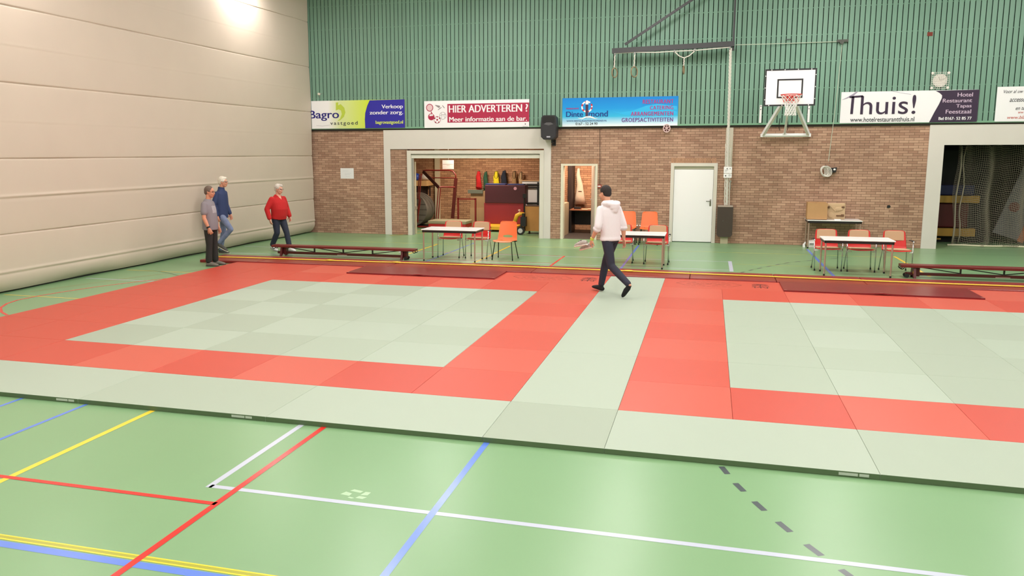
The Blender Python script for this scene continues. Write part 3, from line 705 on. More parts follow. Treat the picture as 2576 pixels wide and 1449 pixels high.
# ------------------------------------------------------------------ things on the back wall
# loudspeaker
t = empty('loudspeaker', (-2.47, WY-.40, 2.70), 0, 'black loudspeaker on a bracket beside the sky-blue banner', 'loudspeaker')
M_SPK = mat('speaker_black', (34, 34, 38), .5); M_SPKG = mat('speaker_grille', (40, 40, 44), .6, bump=.4, bscale=300)
b = MB(); P = [(-.205, .07), (-.13, 0), (.13, 0), (.205, .07), (.215, .35), (.20, .58), (.14, .64), (-.14, .64), (-.20, .58), (-.215, .35)]
b.prism([(x, 0, z) for x, z in P], (0, .30, 0)); b.build('cabinet', M_SPK, t)
b = MB(); b.prism([(x, -.012, z) for x, z in ((-.19, .09), (-.12, .02), (.12, .02), (.19, .09), (.195, .40), (.10, .405), (0, .37), (-.10, .405), (-.195, .40))], (0, .012, 0)); b.build('grille', M_SPKG, t)
b = MB(); b.prism([(x, -.004, z) for x, z in ((-.17, .44), (.17, .44), (.16, .58), (.11, .61), (-.11, .61), (-.16, .58))], (0, .004, 0)); b.build('horn', mat('horn_dark', (16, 16, 18), .35), t)
b = MB(); b.prism([(x, -.014, z) for x, z in ((-.13, .405), (0, .372), (.13, .405), (.06, .45), (-.06, .45))], (0, .01, 0)); b.build('horn_lip', mat('horn_grey', (84, 84, 86), .5), t)
b = MB(); b.box((-.05, -.016, .055), (.05, -.012, .09)); b.build('badge', mat('badge', (170, 170, 180), .4), t)
b = MB(); b.cyl((.07, .16, .01), (.07, .16, -.09), .025); b.cyl((.07, .16, -.07), (.09, .385, -.10), .02); b.box((.03, .37, -.16), (.13, .398, 0)); b.build('bracket', M_BLACK, t)
# wall clock in its guard cage
t = empty('wall_clock', (6.93, WY-.10, 4.035), 0, 'round white wall clock behind a square wire guard', 'clock')
M_CLK = mat('clock_face', (226, 222, 214), .5)
b = MB(); b.cyl((0, .0, 0), (0, .04, 0), .155, seg=28); b.build('dial', M_CLK, t)
b = MB()
for k in range(12):
    a = math.pi/6*k; b.box((-.004, -.002, .125), (.004, 0, .142), Matrix.Rotation(a, 4, 'Y'))
b.build('hour_marks', mat('clock_marks', (150, 140, 140), .5), t)
b = MB(); b.bar((0, -.004, 0), (-.035, -.004, .085), .006, .003); b.build('hour_hand', M_BLACK, t)
b = MB(); b.bar((0, -.006, 0), (.125, -.006, .055), .005, .003); b.build('minute_hand', M_BLACK, t)
b = MB()
for k in range(9):
    q = -.19+.38*k/8
    b.cyl((q, -.02, -.19), (q, -.02, .19), .0035, seg=6); b.cyl((-.19, -.02, q), (.19, -.02, q), .0035, seg=6)
for p in ((-.19, -.19), (.19, -.19), (.19, .19), (-.19, .19)): b.cyl((p[0], -.02, p[1]), (p[0], .055, p[1]), .006, seg=6); b.ell((p[0]*.92, -.02, p[1]*.92), (.03, .006, .03), 8, 6)
b.build('wire_guard', M_CLK, t)
# basketball hoop on its swing frame
t = empty('basketball_hoop', (3.45, WY-.05, 2.74), 0, 'white basketball backboard and net on a wall frame', 'basketball hoop')
ox, oy, oz = 3.45, WY-.05, 2.74
def L3(p): return (p[0]-ox, p[1]-oy, p[2]-oz)
M_HW = mat('hoop_white', (240, 240, 240), .4); M_HB = mat('hoop_black', (26, 28, 32), .5); M_RIM = mat('rim_red', (206, 44, 36), .4); M_NET = mat('net_white', (235, 235, 232), .7)
BYd = 14.2
b = MB(); b.box(L3((2.885, BYd, 3.42)), L3((4.015, BYd+.03, 4.265))); bd = b.build('backboard', M_HW, t)
b = MB(); e = .035
for lo, hi in (((2.885, 3.42), (4.015, 3.42+e)), ((2.885, 4.265-e), (4.015, 4.265)), ((2.885, 3.42+e), (2.885+e, 4.265-e)), ((4.015-e, 3.42+e), (4.015, 4.265-e))):
    b.box(L3((lo[0], BYd-.004, lo[1])), L3((hi[0], BYd, hi[1])))
xa, _, za = (3.164, 14.190, 4.037); xb, _, zb = (3.730, 14.190, 3.601)
for lo, hi in (((xa, zb), (xb, zb+.034)), ((xa, za-.034), (xb, za)), ((xa, zb+.034), (xa+.034, za-.034)), ((xb-.034, zb+.034), (xb, za-.034))):
    b.box(L3((lo[0], BYd-.004, lo[1])), L3((hi[0], BYd, hi[1])))
b.build('black_border', M_HB, bd)
b = MB()
for k in range(4):
    b.box(L3((3.02+.29*k, BYd-.008, 4.237)), L3((3.04+.29*k, BYd-.003, 4.257)))
    b.box(L3((2.99+.29*k, BYd-.008, 3.428)), L3((3.01+.29*k, BYd-.003, 3.448)))
for k in range(3):
    b.box(L3((2.893, BYd-.008, 3.56+.27*k)), L3((2.910, BYd-.003, 3.58+.27*k))); b.box(L3((3.990, BYd-.008, 3.57+.27*k)), L3((4.007, BYd-.003, 3.59+.27*k)))
b.build('bolt', M_HW, bd)
rx, ry, rz = 3.455, BYd-.345, 3.655
b = MB(); b.sweep([L3((rx+.228*math.cos(2*math.pi*k/32), ry+.228*math.sin(2*math.pi*k/32), rz)) for k in range(32)], .010, 8, closed=True)
b.box(L3((rx-.07, BYd-.13, rz-.02)), L3((rx+.07, BYd-.004, rz+.0))); b.box(L3((rx-.09, BYd-.02, rz-.12)), L3((rx+.09, BYd-.004, rz+.0)))
b.sweep([L3((rx-.12, BYd-.19, rz-.01)), L3((rx-.05, BYd-.02, rz-.11))], .008, 6); b.sweep([L3((rx+.12, BYd-.19, rz-.01)), L3((rx+.05, BYd-.02, rz-.11))], .008, 6)
rim = b.build('rim', M_RIM, t, smooth='auto')
def netp(a, h):
    r = .225-.12*min(h/.30, 1)**.8 if h < .30 else .105+.02*(h-.30)/.15
    return L3((rx+r*math.cos(a), ry+r*math.sin(a), rz-.01-h))
b = MB(); b.mi = 0
for k in range(12):
    for s in (-1, 1):
        P = []
        for j in range(9):
            h = .46*j/8; P.append(netp(2*math.pi*(k+s*j*.5)/12, h))
        b.sweep(P, .0065, 5)
nt_ = b.build('net', M_NET, t)
b = MB()
for k in range(12):
    for s in (-1, 1):
        P = [netp(2*math.pi*(k+s*j*.5)/12, .46*j/8) for j in (0, .5, 1, 1.5, 2, 2.5, 3)]
        if math.sin(2*math.pi*k/12) > -.2 and abs(math.cos(2*math.pi*k/12)) < .9: b.sweep(P, .0075, 5)
b.build('net_red_strands', mat('net_red', (196, 70, 60), .7), nt_)
b = MB(); b.cyl(L3((2.95, WY-.12, 2.775)), L3((4.095, WY-.12, 2.775)), .046); b.box(L3((2.93, WY-.17, 2.735)), L3((2.98, WY-.0, 2.815))); b.box(L3((4.07, WY-.17, 2.735)), L3((4.12, WY-.0, 2.815)))
b.build('base_tube', M_HW, t, smooth='auto')
for s, xe, xt in ((-1, 2.985, 3.37), (1, 4.065, 3.53)):
    b = MB(); b.bar(L3((xe, WY-.13, 2.79)), L3((xt, BYd+.05, 3.62)), .062, .085); b.build('side_strut', M_HW, t)
b = MB(); b.cyl(L3((3.50, WY-.13, 2.80)), L3((3.455, BYd+.06, 3.50)), .026); b.box(L3((3.455, WY-.17, 2.78)), L3((3.545, WY-.10, 2.83))); b.build('centre_strut', M_HW, t, smooth='auto')
b = MB(); b.box(L3((3.1, BYd+.03, 3.5)), L3((3.8, BYd+.08, 3.6))); b.box(L3((3.1, BYd+.03, 3.95)), L3((3.8, BYd+.08, 4.03))); b.build('board_rail', M_HW, t)
for xx in (2.905, 4.045):
    b = MB(); b.box(L3((xx-.025, WY-.11, 3.09)), L3((xx+.025, WY-.066, 3.53))); o = b.build('wall_post', M_HW, t)
    b = MB(); b.cyl(L3((xx, WY-.115, 3.42)), L3((xx, WY-.10, 3.42)), .012); b.cyl(L3((xx, WY-.115, 3.50)), L3((xx, WY-.10, 3.50)), .012); b.build('bolt', M_BLACK, o)
b = MB(); b.sweep([L3((3.38, WY-.08, 3.2)), L3((3.36, WY-.1, 3.0)), L3((3.38, WY-.06, 2.9))], .008, 6); b.sweep([L3((3.55, WY-.08, 3.2)), L3((3.58, WY-.1, 3.0)), L3((3.57, WY-.06, 2.9))], .008, 6); b.build('cable', M_BLACK, t)

# swing arm with ropes and rings
AY = WY-.45
t = empty('ring_arm', (2.17, AY, 5.0), 0, 'dark steel swing arm with a diagonal brace under the ceiling', 'gym rigging')
ox, oy, oz = 2.17, AY, 5.0
M_ARM = mat('arm_steel', (58, 60, 62), .5); M_ROPE = mat('rope_cream', (216, 213, 203), .8); M_WOOD = mat('ring_wood', (142, 122, 92), .5)
pa = (-0.816, 15.320, 4.935); pb = (2.197, 15.320, 5.010)
b = MB(); b.bar(L3(pa), L3(pb), .09, .125); b.build('beam', M_ARM, t)
q0 = (-0.500, 15.360, 5.092); b = MB(); b.bar(L3(q0), L3((q0[0]+(2.17-q0[0])*1.0, 15.36, q0[2]+(2.17-q0[0])*.625)), .04, .06); b.build('brace', M_ARM, t)
b = MB(); b.bar(L3((2.17, 15.42, 4.86)), L3((2.17, 15.42, 7.99)), .05, .05, ref=(0, 1, 0)); b.bar(L3((2.17, 15.42, 4.92)), L3((2.17, WY-.06, 4.92)), .05, .05); b.bar(L3((2.17, 15.42, 6.9)), L3((2.17, WY-.06, 6.9)), .05, .05); b.build('post', M_ARM, t)
b = MB()
for p in ((-0.743, 15.320, 4.858), (-0.238, 15.320, 4.861), (0.752, 15.320, 4.877), (1.248, 15.320, 4.890), (2.088, 15.320, 4.909)):
    p = L3(p); b.cyl((p[0]-.018, p[1], p[2]), (p[0]+.018, p[1], p[2]), .045, seg=14); b.box((p[0]-.022, p[1]-.02, p[2]), (p[0]+.022, p[1]+.02, p[2]+.1))
b.build('pulley', mat('pulley_grey', (150, 152, 150), .4), t, smooth='auto')
b = MB(); b.sweep([L3(p) for p in ((-0.742, 15.300, 4.876), (-0.237, 15.300, 4.884), (0.291, 15.300, 4.861), (0.753, 15.300, 4.875), (1.249, 15.300, 4.878), (1.746, 15.300, 4.909), (2.087, 15.300, 4.926))], .013, 6); b.build('pull_rope', M_ROPE, t)
RINGS = [((-0.741, 15.300, 4.856), (-0.754, 15.300, 4.508), (-0.741, 15.300, 4.388), .45, 'wooden gym ring on a short rope, leftmost under the swing arm'),
         ((-0.237, 15.300, 4.859), (-0.248, 15.300, 4.523), (-0.240, 15.300, 4.394), .55, 'wooden gym ring on a short rope, second from the left under the swing arm'),
         ((0.993, 15.300, 4.702), (0.990, 15.300, 4.507), (0.993, 15.300, 4.410), .12, 'wooden gym ring seen edge-on, hanging from two gathered ropes')]
for p0, p1, pc, sq, lab in RINGS:
    g = empty('gym_ring', p0, 0, lab, 'gym ring', 'rings under the swing arm')
    b = MB(); n = 9
    b.sweep([(p1[0]*k/n-p0[0]*k/n+.006*math.sin(k*2.2), .004*math.cos(k*2.2), (p1[2]-p0[2])*k/n) for k in range(n+1)], .014, 6); b.build('strap', M_ROPE, g)
    b = MB(); c = Vector(pc)-Vector(p0); R = p1[2]-pc[2]
    b.sweep([(c.x+R*sq*math.sin(2*math.pi*k/24), R*math.sqrt(1-sq*sq)*math.sin(2*math.pi*k/24), c.z+R*math.cos(2*math.pi*k/24)) for k in range(24)], .014, 8, closed=True); b.build('ring', M_WOOD, g, smooth=True)
    if sq < .2:
        b = MB(); a1 = Vector((0.754, 15.300, 4.865))-Vector(p0); a2 = Vector((1.249, 15.300, 4.868))-Vector(p0)
        b.sweep([a1, a1*.5+Vector((0, 0, -.03)), (0, 0, 0)], .014, 6); b.sweep([a2, a2*.5+Vector((0, 0, -.03)), (0, 0, 0)], .014, 6); b.build('gathered_rope', M_ROPE, g)
# thick twisted rope bundle from the arm down to the winch cabinet
t = empty('hoist_rope', (2.15, WY-.16, .98), 0, 'thick twisted white rope bundle running down to the brown cabinet', 'rope')
def twist(P, r, k, ph, R):
    out = []; n = len(P)
    for i in range(n):
        a = ph+k*i; out.append((P[i][0]+R*math.cos(a), P[i][1]+R*math.sin(a), P[i][2]))
    return out
p0 = (2.107, 15.320, 4.908); p1 = (2.136, 15.550, 3.184); p2 = (2.180, 15.600, 0.996)
P = []
for i in range(121):
    u = i/120
    a = [p0[k]*(1-u)*(1-u)+2*p1[k]*u*(1-u)+p2[k]*u*u for k in range(3)]
    P.append((a[0]-2.15, a[1]-WY+.16, a[2]-.98))
for ph, nm in ((0, 'strand'), (2.1, 'strand'), (4.2, 'strand')):
    b = MB(); b.sweep(twist(P, 0, .75, ph, .019), .018, 6); b.build('strand', M_ROPE, t, smooth=True)
b = MB(); P2 = [(x-.055-.004*math.sin(i*1.1), y, z) for i, (x, y, z) in enumerate(P[75:])]; b.sweep(P2, .014, 6); P3 = [(x+.06, y+.02, z) for x, y, z in P[78:]]; b.sweep(P3, .012, 6); b.build('side_rope', M_ROPE, t)
b = MB(); b.box((.075, -.03, .62), (.12, .03, .66)); b.cyl((.10, 0, .63), (.10, 0, .42), .012); b.build('hook', M_STEEL, t)
# pale cover strip behind the rope
b = MB(); b.box((2.09, WY-.02, 1.99), (2.27, WY, 2.985)); tag(b.build('cover_strip', mat('strip_grey', (196, 190, 172), .5)), 'pale vertical cover strip on the brick behind the rope bundle', 'cover strip')
# instruction signs
t = empty('instruction_sign', (2.07, WY-.255, 1.71), 0, 'white two-part instruction sign over the rope bundle', 'sign')
b = MB(); b.box((0, 0, .115), (.2, .008, .28)); b.box((0, 0, 0), (.2, .008, .105)); b.build('board', M_WHITE, t)
b = MB()
for k in range(3): b.box((.03, -.002, .20-.025*k), (.11-.02*k, 0, .205-.025*k)); b.box((.12, -.002, .075-.02*k), (.18, 0, .08-.02*k))
b.prism([(.14, -.002, .22), (.17, -.002, .22), (.155, -.002, .25)], (0, .002, 0)); b.prism([(.06, -.002, .225), (.10, -.002, .215), (.09, -.002, .25)], (0, .002, 0)); b.cyl((.05, -.002, .05), (.05, 0, .05), .018); b.build('pictogram', I_GREY, t)
b = MB(); b.box((.182, .008, .05), (.195, .25, .07)); b.build('holder', M_STEEL, t)
# brown winch cabinet
t = empty('winch_cabinet', (2.15, WY, 0), 0, 'dark brown winch cabinet on the wall right of the white door', 'cabinet')
b = MB(); b.prism([(x, -.22, z) for x, z in ((-.195, .24), (-.15, .185), (.15, .185), (.195, .24), (.195, .96), (-.195, .96))], (0, .22, 0)); b.build('body', mat('cabinet_brown', (66, 54, 46), .45), t)
b = MB(); b.box((-.185, -.225, .96), (.185, 0, 1.0)); b.build('top_plate', mat('cabinet_top', (176, 160, 148), .4), t)
b = MB(); b.box((-.095, -.12, 0), (.095, 0, .19)); b.build('plinth', mat('plinth_grey', (190, 180, 150), .5), t)
b = MB(); b.cyl((-.06, -.235, .60), (-.035, -.235, .605), .006, seg=6); b.build('latch', M_STEEL, t)
# pulley block and thin hoist line to the wall cleat
t = empty('hoist_line', (4.72, WY-.10, 5.03), 0, 'thin hoist line running along the cladding and down past the hotel banner', 'rope')
ox, oy, oz = 4.72, WY-.10, 5.03
b = MB(); b.sweep([L3((2.221, 15.500, 5.003)), L3((3.495, 15.660, 5.015)), L3((4.636, 15.670, 5.018))], .009, 6); b.sweep([L3((4.717, 15.660, 4.990)), L3((4.657, 15.620, 3.635)), L3((4.573, 15.700, 2.126))], .007, 6); b.build('line', mat('line_rope', (190, 198, 180), .7), t)
b = MB(); b.box((-.13, -.04, -.03), (.13, .05, .03)); b.cyl((-.02, -.06, -.03), (-.02, .05, -.03), .05); b.build('pulley_block', mat('pulley_dark', (70, 74, 66), .5), t)
b = MB(); p = L3((3.472, 15.660, 5.111)); b.bar((p[0]-.06, p[1], p[2]), (p[0]+.06, p[1], p[2]), .02, .015); b.build('clip', M_ARM, t)
t = empty('rope_coil', (4.50, WY-.08, 1.98), 0, 'coiled white rope hanging on the brick wall under the basketball hoop', 'rope')
b = MB()
for k in range(6):
    w = .05+.014*k; h = .17+.02*(k % 3); c = -.05+.018*k
    b.sweep([(c+w*math.sin(a)*(1 if a < math.pi else 1.0)-.02*math.cos(a), -.02-.012*k*.4+.02*math.sin(a), -.10+h*.62*math.cos(a)) for a in [2*math.pi*j/20 for j in range(20)]], .011, 6, closed=True)
b.build('loops', M_ROPE, t, smooth=True)
b = MB(); b.cyl((.03, .08, .04), (.03, -.04, .04), .012); b.build('cleat', M_BLACK, t)
t = empty('wall_bracket', (4.69, WY, 1.93), 0, 'black wall bracket with a white knob beside the rope coil', 'bracket')
b = MB(); b.prism([(x, -.10, z) for x, z in ((-.09, .03), (.09, .05), (.07, -.07), (-.02, -.085), (-.08, -.05))], (0, .10, 0)); b.build('plate', M_BLACK, t)
b = MB(); b.ell((.03, -.11, -.005), (.03, .02, .025), 12, 8); b.build('knob', M_WHITE, t, smooth=True)
b = MB(); b.cyl((6.04, WY-.02, 1.02), (6.04, WY, 1.02), .035); b.box((6.0, WY-.012, .985), (6.05, WY, 1.05)); tag(b.build('wall_socket', M_BLACK), 'small black socket on the brick wall left of the right opening', 'socket')
# red hand wheel under the blue banner
t = empty('hand_wheel', (.60, WY-.118, 2.975), 0, 'small pink and red spoked wheel under the sky-blue banner', 'hand wheel')
b = MB(); b.sweep([(.085*math.cos(2*math.pi*k/24), 0, .10*math.sin(2*math.pi*k/24)) for k in range(24)], .013, 8, closed=True); b.build('rim', mat('wheel_pink', (218, 190, 188), .5), t, smooth=True)
b = MB()
for k in range(6): b.cyl((0, 0, 0), (.085*math.cos(math.pi/3*k+.5), 0, .10*math.sin(math.pi/3*k+.5)), .010, seg=6)
b.ell((0, -.005, 0), .022, 10, 8); b.build('spokes', mat('wheel_pink', (218, 190, 188)), t)
b = MB(); b.cyl((0, .012, 0), (0, .02, 0), .075, seg=18); b.cyl((0, .02, -.02), (0, .118, -.02), .02); b.build('hub_plate', mat('wheel_dark', (80, 20, 26), .5), t)
# paper notice, sensor, alarm point, wall cable
b = MB(); b.box((-8.755, WY-.006, 1.61), (-8.335, WY, 1.915)); o = tag(b.build('paper_notice', mat('paper', (226, 228, 228), .6)), 'white paper notice on the brick wall beside the beige curtain', 'notice')
b = MB()
for q in ((-8.68, 1.83, .18), (-8.62, 1.76, .2), (-8.62, 1.72, .16), (-8.60, 1.66, .14)): b.box((q[0], WY-.0075, q[1]), (q[0]+q[2], WY-.006, q[1]+.006))
b.build('faint_print', mat('print_pale', (196, 204, 208), .6), o)
t = empty('motion_sensor', (-9.32, WY-.07, 4.05), 0, 'small cream motion sensor on the green cladding near the curtain', 'sensor')
b = MB(); b.box((-.035, -.05, -.03), (.035, .0, .03), bev=.008); b.build('housing', mat('sensor_cream', (220, 214, 200), .5), t)
b = MB(); b.cyl((.03, -.01, .0), (.12, .01, .02), .005, seg=6); b.cyl((.0, .0, -.03), (.0, .01, -.09), .01, seg=6); b.build('bracket', M_STEEL, t)
t = empty('alarm_point', (-1.13, WY-.03, 1.45), 0, 'small white and red switch box right of the open doorway', 'switch')
b = MB(); b.box((-.05, -.01, -.04), (.05, .03, .05)); b.build('box', mat('alarm_red', (160, 70, 56), .5), t)
b = MB(); b.box((-.045, -.015, -.01), (.03, -.01, .02)); b.build('plate', M_WHITE, t)
b = MB(); b.sweep([(-1.13, WY-.008, 1.50), (-1.135, WY-.008, 2.2), (-1.15, WY-.008, 2.98)], .007, 6); tag(b.build('wall_cable', mat('cable_brown', (70, 50, 40), .6)), 'thin dark cable running down the brick beside the open doorway', 'cable')

# ------------------------------------------------------------------ furniture
M_TOP = mat('table_white', (236, 236, 234), .25); M_APRON = mat('table_apron', (32, 24, 26), .4); M_CHR = mat('chrome_leg', (206, 176, 164), .3, metal=.75); M_FOOT = mat('foot_black', (18, 18, 18), .6)  # chrome table legs: pinkish reflection is put into the base colour
def make_table(w, d, h):
    r = empty('table')
    b = MB(); b.box((-w/2, -d/2, h-.022), (w/2, d/2, h), bev=.008); b.build('tabletop', M_TOP, r)
    b = MB(); i = .02
    b.box((-w/2+i, -d/2+i, h-.072), (w/2-i, -d/2+i+.025, h-.022)); b.box((-w/2+i, d/2-i-.025, h-.072), (w/2-i, d/2-i, h-.022)); b.box((-w/2+i, -d/2+i, h-.072), (-w/2+i+.025, d/2-i, h-.022)); b.box((w/2-i-.025, -d/2+i, h-.072), (w/2-i, d/2-i, h-.022))
    b.build('apron', M_APRON, r)
    for sx in (-1, 1):
        for sy in (-1, 1):
            b = MB(); x, y = sx*(w/2-.045), sy*(d/2-.045); b.cyl((x, y, .03), (x, y, h-.03), .0165); lg = b.build('leg', M_CHR, r, smooth='auto')
            b = MB(); b.cyl((x, y, 0), (x, y, .035), .018); b.build('foot', M_FOOT, lg, smooth='auto')
    return r
def place(o, x, y, rz, label, cat, group=None):
    o.location = (x, y, 0); o.rotation_euler = (0, 0, rz); return tag(o, label, cat, group)
T = make_table(1.26, .68, .705)
place(T, -3.70, 10.79, 0, 'white table with a black edge beside the left bench', 'table', 'white folding tables')
place(copy_tree(T), .275, 10.77, 0, 'white table with a black edge behind the man in the white hoodie', 'table', 'white folding tables')
place(copy_tree(T), 4.51, 10.70, 0, 'white table with a black edge in front of three red chairs on the right', 'table', 'white folding tables')
place(copy_tree(T), 4.72, 15.38, 0, 'white table against the brick wall carrying a cardboard box', 'table', 'white folding tables')

M_RSHELL = mat('shell_red', (206, 34, 30), .35); M_BEIGE = mat('pad_beige', (196, 162, 128), .85, bump=.2, bscale=160); M_ORANGE = mat('shell_orange', (238, 116, 60), .35); M_DKLEG = mat('leg_dark_steel', (62, 66, 58), .35, metal=.7)
def shell(prof_pts, width, m, hole=None, nu=40, th=.006, name='shell', parent=None, crn=.35, curve=.03):
    """Bent plastic shell following a (y,z) profile with rounded corners."""
    L = [0]
    for a, c in zip(prof_pts, prof_pts[1:]): L.append(L[-1]+math.hypot(c[0]-a[0], c[1]-a[1]))
    def at(s):
        s *= L[-1]
        for i in range(len(prof_pts)-1):
            if s <= L[i+1]+1e-9:
                k = (s-L[i])/(L[i+1]-L[i]); return tuple(prof_pts[i][j]+(prof_pts[i+1][j]-prof_pts[i][j])*k for j in (0, 1))
        return prof_pts[-1]
    nv = int(L[-1]/(.004 if hole else .012))
    b = MB(); V = []
    for j in range(nv+1):
        s = j/nv; y, z = at(s); w = width(s)
        e0 = min(s, 1-s)*L[-1]; r = .05
        if e0 < r: w -= r*(1-math.sqrt(max(0, 1-((r-e0)/r)**2)))
        V.append([b.bm.verts.new((w*(2*i/nu-1), y-curve*((2*i/nu-1)**2)*(1 if s > .45 else 0), z+(.012*((2*i/nu-1)**2) if s < .45 else 0))) for i in range(nu+1)])
    for j in range(nv):
        for i in range(nu):
            if hole:
                cs, hw, hh = hole; xx = (2*(i+.5)/nu-1)*width((j+.5)/nv); ss = ((j+.5)/nv-cs)*L[-1]
                if (xx/hw)**2+(ss/hh)**2 < 1: continue
            b.bm.faces.new((V[j][i], V[j][i+1], V[j+1][i+1], V[j+1][i]))
    o = b.build(name, m, parent, smooth=True)
    md = o.modifiers.new('thickness', 'SOLIDIFY'); md.thickness = th; md.offset = 0
    return o
def make_red_chair():
    r = empty('armchair')
    prof_ = [(.0, .425), (.03, .44), (.36, .415), (.41, .43), (.435, .48), (.50, .80)]
    shell(prof_, lambda s: .235 if s < .45 else .235-.035*(s-.45)/.55, M_RSHELL, name='seat_shell', parent=r)
    b = MB(); b.box((-.205, .005, .438), (.205, .37, .468), Matrix.Translation((0, 0, .005)) @ Matrix.Rotation(-.05, 4, 'X'), bev=.012); b.build('seat_cushion', M_BEIGE, r)
    b = MB(); M = Matrix.Translation((0, .455, .60)) @ Matrix.Rotation(-.20, 4, 'X'); b.box((-.185, -.022, .0), (.185, .012, .195), M, bev=.01); b.build('back_cushion', M_BEIGE, r)
    for sx in (-1, 1):
        b = MB(); b.sweep([(sx*.25, .0, .02), (sx*.262, .06, .40), (sx*.268, .10, .62)], .0105, 8); lg = b.build('leg', M_STEEL, r, smooth=True)
        b = MB(); b.cyl((sx*.25, -.002, 0), (sx*.25, .0, .03), .015); b.build('foot', M_FOOT, lg)
        b = MB(); b.sweep([(sx*.25, .43, .02), (sx*.225, .36, .41), (sx*.12, .34, .41)], .0105, 8); lg = b.build('leg', M_STEEL, r, smooth=True)
        b = MB(); b.cyl((sx*.25, .43, 0), (sx*.25, .43, .03), .015); b.build('foot', M_FOOT, lg)
        b = MB(); b.sweep([(sx*.268, .08, .62), (sx*.268, .20, .625), (sx*.262, .33, .62)], [(.012, .022)]*3, 8, ref=(0, 0, 1)); b.build('armrest', M_BLACK, r, smooth=True)
        b = MB(); b.ell((sx*.268, .075, .612), (.016, .02, .014), 10, 6); b.cyl((sx*.262, .06, .405), (sx*.19, .06, .405), .012); b.build('bracket', mat('bright_cap', (235, 235, 232), .3), r)
    return r
C0 = make_red_chair(); first = True
for x, y, rz, lab in ((-3.92, 11.12, .04, 'red chair with beige pads behind the left table, nearer the left bench'), (-3.27, 11.12, -.02, 'red chair with beige pads behind the left table, beside the orange chair'),
                      (-.06, 11.22, .05, 'red chair with beige pads half hidden by the man in the white hoodie'), (.69, 11.16, 0, 'red chair with beige pads behind the middle table, in front of the white door'),
                      (4.08, 11.08, .02, 'red chair with beige pads behind the right table, first from its left end'), (4.69, 11.08, 0, 'red chair with beige pads behind the right table, middle of three'), (5.355, 11.08, .03, 'red chair with beige pads at the right end of the right table')):
    o = C0 if first else copy_tree(C0); first = False
    place(o, x, y, rz, lab, 'chair', 'red chairs with beige pads')
def make_orange_chair(hole):
    r = empty('shell_chair')
    prof_ = [(-.02, .40), (.02, .425), (.34, .405), (.39, .42), (.415, .47), (.50, .83)]
    shell(prof_, lambda s: .225 if s < .4 else .235-.045*(s-.4)/.6, M_ORANGE, hole=(.595, .115, .032) if hole else None, nu=130 if hole else 50, name='seat_shell', parent=r)
    for sx in (-1, 1):
        for yf, yt in ((.0, .06), (.44, .32)):
            b = MB(); b.sweep([(sx*.235, yf, .015), (sx*.19, yt, .405), (sx*.1, yt, .41)], .011, 8); lg = b.build('leg', M_DKLEG, r, smooth=True)
            b = MB(); b.cyl((sx*.237, yf, 0), (sx*.235, yf, .03), .014); b.build('foot', M_FOOT, lg)
    b = MB(); b.box((-.2, .28, .395), (.24, .36, .405)); b.build('under_plate', M_BLACK, r)
    return r
o = make_orange_chair(True); place(o, -2.63, 11.0, -.06, 'orange plastic shell chair with a slot in its back', 'chair')
o = make_orange_chair(False); place(o, -.30, 14.80, 0, 'orange shell chair at the brick wall, half hidden by the man in the white hoodie', 'chair', 'orange chairs at the wall')
b = MB()
for sx in (-1, 1): b.prism([(sx*.20, .38, .46), (sx*.262, .40, .49), (sx*.262, .40, .45)], (0, .02, 0))
b.build('bracket', M_WHITE, o)
o2 = copy_tree(o); place(o2, .26, 14.80, 0, 'orange shell chair at the brick wall, left of the white door', 'chair', 'orange chairs at the wall')

